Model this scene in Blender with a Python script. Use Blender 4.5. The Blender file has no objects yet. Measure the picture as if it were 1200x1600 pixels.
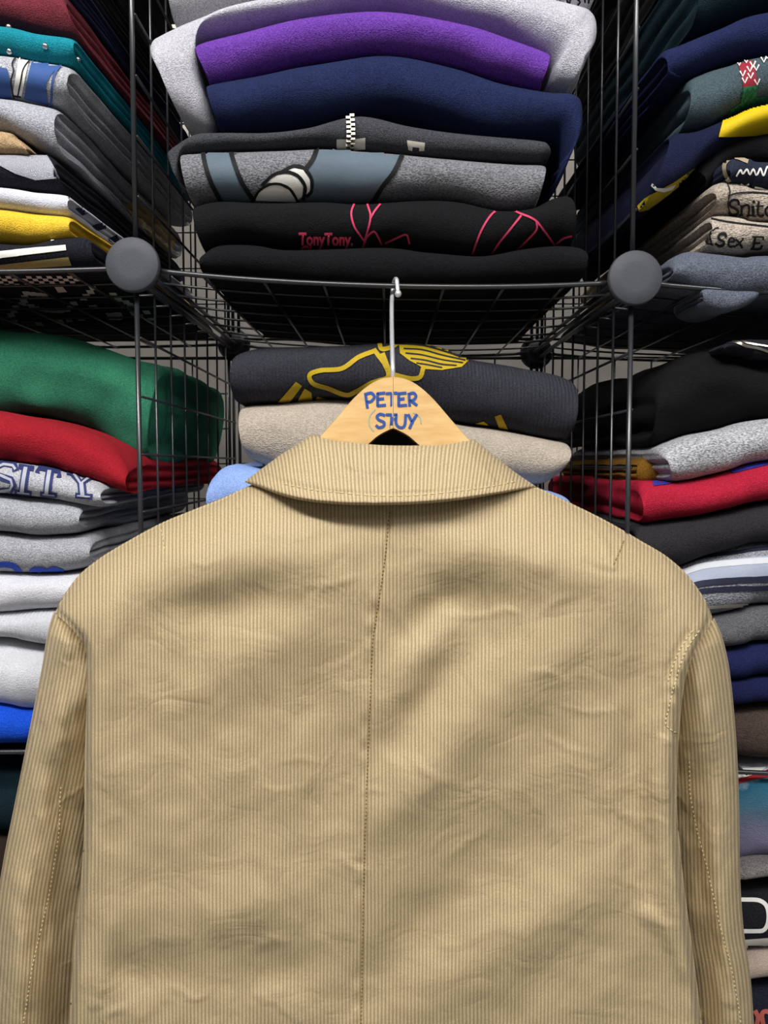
import bpy, bmesh, math, random
import numpy as np
from mathutils import Vector, Matrix, noise
from mathutils.bvhtree import BVHTree
random.seed(7); np.random.seed(7)
sc = bpy.context.scene
COL = sc.collection
# ------------------------------------------------------------------ camera
F = 1250.0                       # focal length in pixels of the 1200x1600 frame
ZC = 1.28; CY = -0.58
TH = math.atan(73/F); YAW = math.atan(5/F)
fw = Vector((-math.sin(YAW)*math.cos(TH), math.cos(YAW)*math.cos(TH), -math.sin(TH)))
rt = Vector((math.cos(YAW), math.sin(YAW), 0)); up = rt.cross(fw)
CAM = Vector((0, CY, ZC))
cd = bpy.data.cameras.new('camera'); cam = bpy.data.objects.new('camera', cd); COL.objects.link(cam)
cd.sensor_fit = 'VERTICAL'; cd.sensor_height = 36; cd.lens = 36*F/1600; cd.clip_start = .01
M3 = Matrix((rt, up, -fw)).transposed()
cam.matrix_world = Matrix.Translation(CAM) @ M3.to_4x4()
sc.camera = cam
def ray(px, py): return fw + rt*((px-600)/F) + up*((800-py)/F)
def at(px, py, Y):
    r = ray(px, py); return CAM + r*((Y-CY)/r.y)
def at_np(px, py, Y):            # arrays -> (n,3)
    px = np.asarray(px, float); py = np.asarray(py, float); Y = np.asarray(Y, float)+0*px
    a = (px-600)/F; b = (800-py)/F
    d = [fw[i] + rt[i]*a + up[i]*b for i in range(3)]
    t = (Y-CY)/d[1]
    return np.stack([CAM[i]+d[i]*t for i in range(3)], -1)
# ------------------------------------------------------------------ materials
def lin(h):
    h = h.lstrip('#'); out = []
    for i in (0, 2, 4):
        c = int(h[i:i+2], 16)/255
        out.append(c/12.92 if c <= .04045 else ((c+.055)/1.055)**2.4)
    return (*out, 1)
MATS = {}
def tie_dye():
    m = fabric('#6c7088', '#7c8098', heather=.3, hscale=1400); nt = m.node_tree; N, L = nt.nodes.new, nt.links.new
    p = nt.nodes['Principled BSDF']; tc = N('ShaderNodeTexCoord'); s = N('ShaderNodeSeparateXYZ'); L(tc.outputs['Object'], s.inputs[0])
    n = N('ShaderNodeTexNoise'); n.inputs['Scale'].default_value = 45; n.inputs['Detail'].default_value = 5; L(tc.outputs['Object'], n.inputs['Vector'])
    a = N('ShaderNodeMath'); a.operation = 'MULTIPLY_ADD'; a.inputs[1].default_value = .03; L(n.outputs['Fac'], a.inputs[0]); L(s.outputs['Z'], a.inputs[2])
    r = N('ShaderNodeMapRange'); r.inputs[1].default_value = .015; r.inputs[2].default_value = .092; L(a.outputs[0], r.inputs[0])
    c = N('ShaderNodeValToRGB'); e = c.color_ramp.elements; e[0].position = 0; e[0].color = lin('#7c6c84'); e[1].position = 1; e[1].color = lin('#b9bcc2')
    for q, h in ((.3, '#85809c'), (.55, '#646c80'), (.75, '#3c6478'), (.88, '#1f566c')): k = e.new(q); k.color = lin(h)
    L(r.outputs[0], c.inputs[0]); L(c.outputs[0], p.inputs['Base Color']); return m
def nodes(name):
    m = bpy.data.materials.new(name); m.use_nodes = True
    nt = m.node_tree; return m, nt, nt.nodes['Principled BSDF'], nt.nodes.new, nt.links.new
def fabric(hexc, hex2=None, heather=.35, hscale=1500, bump=.55, rough=.92, sheen=.12, knit=False, spec=.15):
    """cloth: a mottled two-yarn colour with a fuzzy bump"""
    key = ('fab', hexc, hex2, heather, hscale, bump, knit, rough)
    if key in MATS: return MATS[key]
    m, nt, p, N, L = nodes('cloth')
    tc = N('ShaderNodeTexCoord')
    n1 = N('ShaderNodeTexNoise'); n1.inputs['Scale'].default_value = hscale; n1.inputs['Detail'].default_value = 2
    n2 = N('ShaderNodeTexNoise'); n2.inputs['Scale'].default_value = 60; n2.inputs['Detail'].default_value = 4
    mp = N('ShaderNodeMapping'); mp.inputs['Scale'].default_value = (.6, 1, 1)
    L(tc.outputs['Object'], mp.inputs['Vector'])
    L(mp.outputs['Vector'], n1.inputs['Vector']); L(tc.outputs['Object'], n2.inputs['Vector'])
    cr = N('ShaderNodeMapRange'); cr.inputs[1].default_value = .35; cr.inputs[2].default_value = .65
    L(n1.outputs['Fac'], cr.inputs[0])
    c = lin(hexc)
    c2 = lin(hex2) if hex2 else tuple(min(1, x*1.25+.003) for x in c[:3])+(1,)
    c1 = tuple(x*(1-heather*.4) for x in c[:3])+(1,)
    c3 = tuple(a+(b-a)*heather*1.2 if not hex2 else b for a, b in zip(c[:3], c2[:3]))+(1,)
    mx = N('ShaderNodeMix'); mx.data_type = 'RGBA'; mx.inputs[6].default_value = c1; mx.inputs[7].default_value = c3
    L(cr.outputs[0], mx.inputs[0])
    mx2 = N('ShaderNodeMix'); mx2.data_type = 'RGBA'; mx2.blend_type = 'MULTIPLY'; mx2.inputs[0].default_value = .25
    cr2 = N('ShaderNodeMapRange'); cr2.inputs[1].default_value = .3; cr2.inputs[2].default_value = .7; cr2.inputs[3].default_value = .7; cr2.inputs[4].default_value = 1.15
    L(n2.outputs['Fac'], cr2.inputs[0]); L(mx.outputs[2], mx2.inputs[6]); L(cr2.outputs[0], mx2.inputs[7])
    L(mx2.outputs[2], p.inputs['Base Color'])
    p.inputs['Roughness'].default_value = rough; p.inputs['Specular IOR Level'].default_value = spec
    p.inputs['Sheen Weight'].default_value = sheen; p.inputs['Sheen Roughness'].default_value = .5
    p.inputs['Sheen Tint'].default_value = tuple(min(1, x*1.3+.01) for x in c[:3])+(1,)
    b = N('ShaderNodeBump'); b.inputs['Strength'].default_value = bump; b.inputs['Distance'].default_value = .002
    if knit:
        w = N('ShaderNodeTexWave'); w.inputs['Scale'].default_value = 110; w.inputs['Distortion'].default_value = 1.5; w.bands_direction = 'X'
        L(tc.outputs['Object'], w.inputs['Vector'])
        ad = N('ShaderNodeMath'); L(w.outputs['Fac'], ad.inputs[0]); L(n1.outputs['Fac'], ad.inputs[1]); L(ad.outputs[0], b.inputs['Height'])
    else:
        ad = N('ShaderNodeMath'); ml = N('ShaderNodeMath'); ml.operation = 'MULTIPLY'; ml.inputs[1].default_value = 2.0
        L(n2.outputs['Fac'], ml.inputs[0]); L(ml.outputs[0], ad.inputs[0]); L(n1.outputs['Fac'], ad.inputs[1]); L(ad.outputs[0], b.inputs['Height'])
    L(b.outputs['Normal'], p.inputs['Normal'])
    MATS[key] = m; return m
def plain(hexc, rough=.6, metal=0, spec=.3, bump=0, bscale=400, name='paint'):
    key = ('pl', hexc, rough, metal, spec, bump, bscale)
    if key in MATS: return MATS[key]
    m, nt, p, N, L = nodes(name)
    tc = N('ShaderNodeTexCoord'); n = N('ShaderNodeTexNoise'); n.inputs['Scale'].default_value = bscale; n.inputs['Detail'].default_value = 3
    L(tc.outputs['Object'], n.inputs['Vector'])
    c = lin(hexc)
    mx = N('ShaderNodeMix'); mx.data_type = 'RGBA'
    mx.inputs[6].default_value = tuple(x*.88 for x in c[:3])+(1,); mx.inputs[7].default_value = tuple(min(1, x*1.1) for x in c[:3])+(1,)
    L(n.outputs['Fac'], mx.inputs[0]); L(mx.outputs[2], p.inputs['Base Color'])
    p.inputs['Roughness'].default_value = rough; p.inputs['Metallic'].default_value = metal
    p.inputs['Specular IOR Level'].default_value = spec
    if bump:
        b = N('ShaderNodeBump'); b.inputs['Strength'].default_value = bump; b.inputs['Distance'].default_value = .001
        L(n.outputs['Fac'], b.inputs['Height']); L(b.outputs['Normal'], p.inputs['Normal'])
    MATS[key] = m; return m
# ------------------------------------------------------------------ object helpers
def link(name, verts, faces, mat, parent=None, origin=None, smooth=True):
    """verts in world space; the mesh is stored about its origin"""
    v = np.asarray(verts, float)
    if parent is not None: o0 = np.array(parent['_o'])
    elif origin is not None: o0 = np.array(origin)
    else:
        o0 = np.array([(v[:,0].min()+v[:,0].max())/2, (v[:,1].min()+v[:,1].max())/2, v[:,2].min()])
    me = bpy.data.meshes.new(name)
    me.from_pydata([tuple(x) for x in v-o0], [], [tuple(f) for f in faces])
    if smooth: me.polygons.foreach_set('use_smooth', [True]*len(me.polygons))
    if mat: me.materials.append(mat)
    ob = bpy.data.objects.new(name, me); COL.objects.link(ob)
    if parent is not None: ob.parent = parent
    else: ob.location = o0
    ob['_o'] = [float(x) for x in o0]
    return ob
def empty(name, loc):
    o = bpy.data.objects.new(name, None); COL.objects.link(o); o.location = loc; o['_o'] = [float(x) for x in loc]
    o.empty_display_size = .05
    return o
def tag(o, label, cat, group=None):
    o['label'] = label; o['category'] = cat
    if group: o['group'] = group
    return o
def structure(o): o['kind'] = 'structure'; return o
class MB:
    def __init__(s): s.v = []; s.f = []
    def add(s, v, f):
        k = len(s.v); s.v += [tuple(x) for x in v]; s.f += [tuple(i+k for i in q) for q in f]
    def box(s, c, h, R=None):
        c = Vector(c); v = []
        for x in (-1, 1):
            for y in (-1, 1):
                for z in (-1, 1):
                    d = Vector((x*h[0], y*h[1], z*h[2])); v.append(c+(R @ d if R else d))
        s.add(v, [(0,1,3,2),(4,6,7,5),(0,4,5,1),(2,3,7,6),(0,2,6,4),(1,5,7,3)])
    def tube(s, pts, r, n=8, cap=True):
        pts = [Vector(p) for p in pts]; m = len(pts)
        rr = r if isinstance(r, (list, tuple)) else [r]*m
        t0 = (pts[1]-pts[0]).normalized()
        a = t0.orthogonal().normalized(); v = []
        for i, p in enumerate(pts):
            t = (pts[min(i+1, m-1)]-pts[max(i-1, 0)]).normalized()
            a = (a-t*a.dot(t)).normalized(); b = t.cross(a)
            for k in range(n):
                q = 2*math.pi*k/n; v.append(p+(a*math.cos(q)+b*math.sin(q))*rr[i])
        f = [(i*n+k, i*n+(k+1)%n, (i+1)*n+(k+1)%n, (i+1)*n+k) for i in range(m-1) for k in range(n)]
        if cap: f += [tuple(range(n))[::-1], tuple((m-1)*n+k for k in range(n))]
        s.add(v, f)
    def lathe(s, c, axis, prof, n=40):
        """prof: (radius, offset along axis)"""
        c = Vector(c); ax = Vector(axis).normalized(); a = ax.orthogonal().normalized(); b = ax.cross(a); v = []
        for (r, h) in prof:
            for k in range(n):
                q = 2*math.pi*k/n; v.append(c+ax*h+(a*math.cos(q)+b*math.sin(q))*r)
        m = len(prof)
        f = [(i*n+k, i*n+(k+1)%n, (i+1)*n+(k+1)%n, (i+1)*n+k) for i in range(m-1) for k in range(n)]
        f += [tuple(range(n))[::-1], tuple((m-1)*n+k for k in range(n))]
        s.add(v, f)
    def build(s, name, mat, parent=None, origin=None, smooth=True): return link(name, s.v, s.f, mat, parent, origin, smooth)
def spline(knots, u):
    """Catmull-Rom through knots (n,d) sampled at u in [0,1]"""
    k = np.asarray(knots, float); n = len(k)
    t = np.clip(np.asarray(u, float), 0, 1)*(n-1); i = np.minimum(t.astype(int), n-2); f = (t-i)[..., None]
    p1 = k[i]; p2 = k[i+1]; p0 = np.where((i > 0)[..., None], k[np.maximum(i-1, 0)], 2*p1-p2); p3 = np.where((i < n-2)[..., None], k[np.minimum(i+2, n-1)], 2*p2-p1)
    return .5*(2*p1+(p2-p0)*f+(2*p0-5*p1+4*p2-p3)*f*f+(3*p1-p0-3*p2+p3)*f**3)
def poly_at(knots, y):           # x of a px path at row y
    k = np.asarray(knots, float); return np.interp(y, k[:,1], k[:,0])
# ------------------------------------------------------------------ folded garments
def cube_surface(nx, ny, nz):
    """closed box surface, coordinates in [-1,1]"""
    V = {}; verts = []; faces = []
    def vid(i, j, k):
        if (i, j, k) not in V:
            V[(i, j, k)] = len(verts); verts.append((2*i/nx-1, 2*j/ny-1, 2*k/nz-1))
        return V[(i, j, k)]
    for i in range(nx):
        for j in range(ny):
            for k, fl in ((0, 1), (nz, 0)):
                q = [vid(i,j,k), vid(i+1,j,k), vid(i+1,j+1,k), vid(i,j+1,k)]; faces.append(q[::-1] if fl else q)
    for i in range(nx):
        for k in range(nz):
            for j, fl in ((0, 0), (ny, 1)):
                q = [vid(i,j,k), vid(i+1,j,k), vid(i+1,j,k+1), vid(i,j,k+1)]; faces.append(q[::-1] if fl else q)
    for j in range(ny):
        for k in range(nz):
            for i, fl in ((0, 1), (nx, 0)):
                q = [vid(i,j,k), vid(i,j+1,k), vid(i,j+1,k+1), vid(i,j,k+1)]; faces.append(q[::-1] if fl else q)
    return np.array(verts), faces
CUBES = {}
BVH = {}
def garment(name, label, cat, group, top, bot, mat, Y0=0.0, D=.32, rx=.016, ry=None, layers=2, groove=.004, lump=.0025, slump=0.0, taper=0.0, full=.96, seed=None):
    """a folded garment: its front outline between the px curves top and bot at depth Y0, D deep, with rolled edges"""
    seed = seed if seed is not None else sum(map(ord, label))
    L = float(np.linalg.norm(at_np([top[0][0]], [top[0][1]], Y0)-at_np([top[-1][0]], [top[-1][1]], Y0)))
    nx = int(min(110, max(36, L/.0045))); ny, nz = 30, 14
    if (nx, ny, nz) not in CUBES: CUBES[(nx, ny, nz)] = cube_surface(nx, ny, nz)
    V, faces = CUBES[(nx, ny, nz)]
    V = V.copy()
    # denser rows toward the front fold
    tt = spline(top, np.linspace(0, 1, 40)); bb = spline(bot, np.linspace(0, 1, 40))
    H = float(np.median(np.linalg.norm(at_np(tt[:,0], tt[:,1], Y0)-at_np(bb[:,0], bb[:,1], Y0), axis=1)))
    half = np.array([L/2, D/2, H/2])
    r = np.array([rx, ry if ry else min(.03, H*.75), H/2*full])
    y = V[:,1]; V[:,1] = np.where(True, -1+2*((y+1)/2)**1.35, y)
    P = np.abs(V)*half; S = np.sign(V)
    e = np.maximum(0, P-(half-r))/r
    n2 = np.linalg.norm(e, axis=1); mxe = e.max(1)
    e = e*np.where(n2 > 0, mxe/np.maximum(n2, 1e-9), 1)[:, None]
    Q = S*np.where(P > half-r, half-r+r*e, P)
    u = Q[:,0]/L+.5; w = Q[:,2]/H+.5; dep = Q[:,1]+D/2
    pt = spline(top, u); pb = spline(bot, u)
    px = pb+(pt-pb)*w[:, None]
    W = at_np(px[:,0], px[:,1], Y0+.6*r[1])
    W[:,1] = Y0+dep
    cx = W[:,0].mean()
    # fold layers showing on the two ends
    endw = np.clip((np.abs(V[:,0])-.9)/.1, 0, 1)
    nbig = np.array([noise.noise(Vector((x*9+seed, yy*9, z*14))) for x, yy, z in W])
    nsm = np.array([noise.noise(Vector((x*30+seed*1.7, yy*30, z*40))) for x, yy, z in W])
    lay = np.abs(np.sin(math.pi*(w*layers+.55*nbig)))**.5
    W[:,0] += -np.sign(V[:,0])*endw*groove*(1.3-lay)*1.6
    W[:,0] += nbig*endw*.004
    W[:,0] += (cx-W[:,0])*taper*(dep/D)
    W[:,2] += nbig*lump+nsm*lump*.5 - slump*(dep/D)
    W[:,1] += (nbig*lump*1.8+nsm*lump*.9)*np.clip(1-dep/.06, 0, 1)
    ob = link(name, W, faces, mat)
    tag(ob, label, cat, group)
    BVH[ob.name] = BVHTree.FromPolygons([Vector(x) for x in W], faces)
    return ob
def frontmost(px, py):
    best = None
    for n, t in BVH.items():
        h = t.ray_cast(CAM, ray(px, py).normalized())
        if h[0] is not None and (best is None or h[3] < best[0]): best = (h[3], n)
    return bpy.data.objects[best[1]] if best else None
def cast(ob, px, py, off=.0007):
    d = ray(px, py).normalized()
    h = BVH[ob.name].ray_cast(CAM, d)
    if h[0] is None: return None
    n = h[1] if h[1].dot(d) < 0 else -h[1]
    return h[0]+n*off
def project(ob, name, bm, mat, off=.0007, label=None, step=4):
    """cut a flat px-space mesh into cells and lay it on the garment's surface"""
    xs = [v.co.x for v in bm.verts]; ys = [v.co.y for v in bm.verts]
    for a, lo, hi in ((0, min(xs), max(xs)), (1, min(ys), max(ys))):
        c = math.ceil(lo/step)*step
        while c < hi:
            no = Vector((1, 0, 0)) if a == 0 else Vector((0, 1, 0))
            bmesh.ops.bisect_plane(bm, geom=bm.verts[:]+bm.edges[:]+bm.faces[:], plane_co=no*c, plane_no=no, dist=1e-5)
            c += step
    bm.verts.ensure_lookup_table()
    pts = [cast(ob, v.co.x, v.co.y, off) for v in bm.verts]
    idx = {}; vs = []; fs = []
    for f in bm.faces:
        q = [v.index for v in f.verts]
        if any(pts[i] is None for i in q): continue
        ys = [pts[i].y for i in q]
        if max(ys)-min(ys) > .05: continue
        for i in q:
            if i not in idx: idx[i] = len(vs); vs.append(pts[i])
        fs.append([idx[i] for i in q])
    bm.free()
    if not fs: print('EMPTY PRINT', ob.get('label'), name); return None
    # give the print a real, thin body
    o = link(name, vs, fs, mat, ob)
    if label: o['label'] = label
    return o
def bm_polys(polys):
    bm = bmesh.new()
    for p in polys:
        vs = [bm.verts.new((x, y, 0)) for x, y in p]
        bm.faces.new(vs)
    bmesh.ops.triangulate(bm, faces=bm.faces[:])
    bm.verts.index_update(); return bm
def bm_strokes(strokes, width, smooth=True):
    bm = bmesh.new()
    for s in strokes:
        wd = width
        if isinstance(s, tuple): s, wd = s
        k = np.asarray(s, float)
        if smooth and len(k) > 2: k = spline(k, np.linspace(0, 1, 6*(len(k)-1)+1))
        d = np.gradient(k, axis=0); d /= np.maximum(np.linalg.norm(d, axis=1), 1e-9)[:, None]
        nrm = np.stack([-d[:,1], d[:,0]], 1)*wd/2
        k[0] -= d[0]*wd*.25; k[-1] += d[-1]*wd*.25
        A = [bm.verts.new((*p, 0)) for p in k+nrm]; B = [bm.verts.new((*p, 0)) for p in k-nrm]
        for i in range(len(k)-1): bm.faces.new((A[i], A[i+1], B[i+1], B[i]))
    return bm
def bm_text(txt, x, y, size, sx=1, shear=0, rot=0, offset=0):
    """built-in font lettering, baseline start at px (x,y)"""
    c = bpy.data.curves.new('lettering', 'FONT'); c.body = txt; c.size = size; c.offset = offset; c.resolution_u = 4; c.shear = shear
    o = bpy.data.objects.new('lettering', c); COL.objects.link(o)
    bpy.context.view_layer.update()
    me = bpy.data.meshes.new_from_object(o.evaluated_get(bpy.context.evaluated_depsgraph_get()))
    bpy.data.objects.remove(o); bpy.data.curves.remove(c)
    bm = bmesh.new(); bm.from_mesh(me); bpy.data.meshes.remove(me)
    cr, sr = math.cos(rot), math.sin(rot)
    for v in bm.verts:
        a, b = v.co.x*sx, -v.co.y
        v.co = Vector((x+a*cr-b*sr, y+a*sr+b*cr, 0))
    return bm
def polys(ob, ps, mat, name='print', **k): return project(ob, name, bm_polys(ps), mat, **k)
def strokes(ob, ss, w, mat, name='print', smooth=True, **k): return project(ob, name, bm_strokes(ss, w, smooth), mat, **k)
INK = lambda h: fabric(h, heather=.08, bump=.12, sheen=0, spec=.25, rough=.7)
#PART2
# ------------------------------------------------------------------ room
def slab(name, lo, hi, mat):
    m = MB(); c = [(a+b)/2 for a, b in zip(lo, hi)]; h = [(b-a)/2 for a, b in zip(lo, hi)]; m.box(c, h)
    return structure(m.build(name, mat, smooth=False))
slab('floor', (-2.2, -2.6, -.05), (2.2, .66, 0), plain('#9a958c', .5, bump=.05, bscale=30, name='floor tile'))
slab('wall_back', (-2.2, .56, 0), (2.2, .66, 2.4), plain('#cfc9c0', .8, bump=.1, bscale=40, name='wall paint'))
slab('ceiling', (-2.2, -2.6, 2.4), (2.2, .66, 2.45), plain('#e8e6e0', .9, name='ceiling paint'))
# ------------------------------------------------------------------ wire shelf
black_wire = plain('#25262a', .3, 0, .7, name='black coated wire')
disc_mat = plain('#3d3f45', .6, 0, .4, bump=.15, bscale=900, name='black plastic')
hub_mat = plain('#15161a', .5, 0, .4, name='black plastic')
XL = at(213, 430, 0).x; XR = at(987, 440, 0).x; PW = XR-XL
XS = [XL-PW, XL, XR, XR+PW]
Z0 = at(208, 418, 0).z; PITCH = .35; DEP = .36
ROWS = [Z0+2*PITCH, Z0+PITCH, Z0, Z0-PITCH, Z0-2*PITCH, Z0-3*PITCH, Z0-4*PITCH]
DZ = {0: 0.0, 1: 0.0, 2: -.0095, 3: -.012}
def dzx(x, z):
    return float(np.interp(x, XS, [DZ[i] for i in range(4)]))*min(1, max(0, z/1.0))
SAG = [.0035, .0082, .009]
def shelf_z(x, row):
    z = ROWS[row]
    i = 0 if x < XS[1] else (1 if x < XS[2] else 2)
    t = (x-XS[i])/(XS[i+1]-XS[i]); t = min(1, max(0, t))
    s = SAG[i]*(4*t*(1-t))**.8 if row in (2, 3) else 0
    return z+dzx(x, z)-s
shelf = empty('wire_storage_shelf', (0, DEP/2, 0))
tag(shelf, 'black wire grid cube shelf with round corner caps, filled with folded clothes', 'shelf')
for i, X in enumerate(XS):                                   # side panels
    for r in range(5):
        zt, zb = ROWS[r]+dzx(X, ROWS[r])-.008, ROWS[r+1]+dzx(X, ROWS[r+1])+.008
        m = MB(); y0, y1 = 0.0, DEP
        m.tube([(X, y0, zb), (X, y0, zt)], .0019); m.tube([(X, y1, zb), (X, y1, zt)], .0019)
        m.tube([(X, y0, zb), (X, y1, zb)], .0019); m.tube([(X, y0, zt), (X, y1, zt)], .0019)
        for k in range(1, 8):
            y = DEP*k/8; m.tube([(X, y, zb), (X, y, zt)], .00105, 6)
            z = zb+(zt-zb)*k/8; m.tube([(X+.002, y0, z), (X+.002, y1, z)], .00105, 6)
        m.build('side_grid_panel', black_wire, shelf)
for i in range(3):
    x0, x1 = XS[i]+.006, XS[i+1]-.006
    for r in range(7):                                        # shelves
        m = MB(); xs = np.linspace(x0, x1, 17)
        for y, rad in ((0, .0019), (DEP, .0019)): m.tube([(x, y, shelf_z(x, r)) for x in xs], rad)
        for k in range(1, 8): m.tube([(x, DEP*k/8, shelf_z(x, r)) for x in xs], .00105, 6)
        for k in range(0, 9):
            x = x0+(x1-x0)*k/8; m.tube([(x, 0, shelf_z(x, r)-.0015), (x, DEP, shelf_z(x, r)-.0015)], .0019 if k in (0, 8) else .00105, 6)
        m.build('shelf_grid_panel', black_wire, shelf)
    for r in range(6):                                        # backs
        m = MB(); y = DEP
        zt, zb = ROWS[r]-.016, ROWS[r+1]+.006
        for (a, b) in (((x0, zb), (x0, zt)), ((x1, zb), (x1, zt)), ((x0, zb), (x1, zb)), ((x0, zt), (x1, zt))): m.tube([(a[0], y+.004, a[1]), (b[0], y+.004, b[1])], .0019)
        for k in range(1, 8):
            x = x0+(x1-x0)*k/8; m.tube([(x, y+.004, zb), (x, y+.004, zt)], .00105, 6)
            z = zb+(zt-zb)*k/8; m.tube([(x0, y+.006, z), (x1, y+.006, z)], .00105, 6)
        m.build('back_grid_panel', black_wire, shelf)
for X in XS:
    for r in range(7):
        z = ROWS[r]+dzx(X, ROWS[r])
        for y, s in ((0, -1), (DEP, 1)):
            m = MB(); m.lathe((X, y, z), (0, s, 0), [(.0125, -.016), (.0125, .002), (.0165, .003), (.0165, .006)], 32)
            hub = m.build('corner_connector', hub_mat, shelf)
            m = MB(); m.lathe((X, y, z), (0, s, 0), [(.0170, .004), (.0188, .0045), (.0190, .0065), (.0188, .0092), (.0180, .0100), (.009, .0104)], 48)
            c = m.build('cap', disc_mat, shelf); c.parent = hub
# ------------------------------------------------------------------ folded garments
GC = 'folded clothes in the upper centre cube'; GD = 'folded clothes in the cube behind the jacket'
GL = 'folded clothes in the upper left cube'; GM = 'folded clothes in the lower left cube'
GR = 'folded clothes in the upper right cube'; GS = 'folded clothes in the lower right cube'; GT = 'folded clothes in the bottom right cube'
SW = 'folded_sweatshirt'; TS = 'folded_shirt'
GX = 'folded clothes in the topmost row of cubes'
for lb, h, xa, xb in (('black', '#0c0d10', -480, 175), ('navy', '#12162a', 245, 960), ('charcoal', '#111216', 1030, 1690)):
    garment(SW, f'{lb} sweatshirt lying lowest in its topmost cube, its underside seen through the grid', 'sweatshirt', GX, [(xa,-480),(xa+40,-500),((xa+xb)/2,-510),(xb-40,-500),(xb,-480)], [(xa,-345),(xa+40,-336),((xa+xb)/2,-330),(xb-40,-336),(xb,-345)], fabric(h), Y0=.0, D=.352, rx=.014)
# upper centre
garment(SW, 'dark blue sweatshirt lying on the mid grey heather one, top of the centre stack', 'sweatshirt', GC,
    [(262,-190),(340,-205),(600,-215),(780,-210),(872,-190)], [(262,-70),(300,-72),(450,-84),(600,-88),(780,-84),(880,-66)], fabric('#1c2848'), Y0=.02, rx=.02)
garment(SW, 'mid grey heather sweatshirt lying on the light grey draped one', 'sweatshirt', GC,
    [(252,-60),(340,-75),(600,-85),(780,-80),(872,-60)], [(262,32),(300,28),(450,-2),(600,-16),(780,-14),(880,4)], fabric('#9d9c9f', '#c4c3c6'), Y0=.012, rx=.02)
g = garment(TS, 'white shirt with black printing, only its edge showing at top right of the centre stack', 'shirt', GC,
    [(884,-50),(900,-58),(960,-58)], [(878,6),(900,9),(930,8)], fabric('#dddde2', heather=.1), Y0=.014, D=.28, rx=.008)
strokes(g, [[(884,-8),(888,4)], [(893,-8),(890,4)], [(899,-4),(906,2),(903,7)], [(913,-8),(914,3)], [(921,-8),(919,4)]], 2.6, INK('#101014'))
garment(SW, 'light grey heather sweatshirt draped over the purple one', 'sweatshirt', GC,
    [(238,92),(236,62),(250,48),(300,30),(380,14),(470,-2),(600,-14),(800,-6),(900,8),(928,16),(934,45),(922,92)],
    [(272,176),(292,198),(332,206),(320,140),(304,74),(440,42),(600,17),(760,50),(862,92),(852,138),(870,142),(905,140)],
    fabric('#a6a5ad', '#c8c7cf'), Y0=.0, rx=.012, lump=.003)
garment(SW, 'bright purple fleece sweatshirt between light grey and navy', 'sweatshirt', GC,
    [(301,78),(318,66),(380,50),(480,26),(600,17),(720,36),(800,62),(852,82),(863,94)],
    [(324,132),(340,131),(400,118),(480,100),(600,86),(720,104),(780,122),(830,138),(850,139)], fabric('#552a86', '#6f42a4', bump=.5), Y0=-.006, rx=.007, layers=1)
garment(SW, 'thick navy fleece sweatshirt under the purple one', 'sweatshirt', GC,
    [(322,138),(334,130),(400,117),(480,100),(600,85),(700,102),(780,128),(850,142),(894,146),(908,162),(908,230)],
    [(345,205),(352,212),(400,212),(480,200),(600,179),(690,200),(760,212),(830,220),(868,222),(880,270),(858,308)], fabric('#141b3a', '#1f2a50', bump=.45), Y0=-.004, rx=.008, lump=.003)
zip_ = garment(SW, 'charcoal zip sweatshirt with open metal zipper, flattened under the navy one', 'sweatshirt', GC,
    [(252,246),(270,228),(308,210),(345,208),(420,208),(480,200),(560,180),(640,196),(700,206),(800,216),(868,222)],
    [(292,312),(284,290),(284,248),(345,236),(420,233),(497,228),(560,232),(640,240),(720,246),(800,250),(862,252)], fabric('#303135', '#48494e'), Y0=-.002, rx=.006, layers=1, lump=.0015)
metal = plain('#b9b3a6', .3, 1, .5, name='zip metal')
zm = MB()
for i, t in enumerate(np.linspace(0, 1, 17)):
    p = cast(zip_, 547+(3.2 if i % 2 else -3.2)+1.5*math.sin(3*t), 180+52*t, .0012)
    if p: zm.box(p, (.0016, .0009, .0009))
zp = zm.build('zipper', metal, zip_, smooth=False); zp['label'] = 'open silver metal zipper'
cream = plain('#cfcabb', .8, name='cloth tape')
polys(zip_, [[(526,217),(541,217),(541,234),(526,236)], [(552,217),(571,215),(571,232),(552,234)]], cream, 'tape_end', label='cream zipper tape ends')
polys(zip_, [[(636,219),(664,223),(663,235),(655,235),(655,230),(645,229),(644,235),(638,233)]], cream, 'tag', label='cream cloth tag')
g = garment(SW, 'speckled grey sweatshirt with slate blue bands and white rounded shapes printed', 'sweatshirt', GC,
    [(286,244),(292,238),(360,236),(430,233),(497,230),(560,233),(640,241),(720,249),(800,254),(846,256),(852,266)],
    [(298,308),(306,313),(370,314),(430,315),(500,314),(560,316),(650,311),(718,312),(782,326),(830,324),(842,310)], fabric('#5c5d62', '#85868b', heather=.6, hscale=1100), Y0=-.008, rx=.005, layers=1)
slate = INK('#56646f'); ink = INK('#0d0d10'); wht = INK('#dedcd6'); wht2 = INK('#d4d2ca')
polys(g, [[(316,230),(358,230),(366,258),(378,284),(394,314),(346,314),(330,285),(320,255)], [(497,226),(634,232),(616,268),(598,290),(582,316),(470,316),(478,290),(480,262)]], slate)
polys(g, [[(398,312),(406,298),(420,289),(436,288),(452,296),(464,314)], [(417,285),(428,275),(448,271),(464,276),(474,290),(472,306),(464,312),(452,294),(436,285)],
          [(447,267),(460,263),(474,266),(484,280),(485,296),(479,302),(476,286),(464,272)]], wht, off=.0009, name='white_print')
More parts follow.
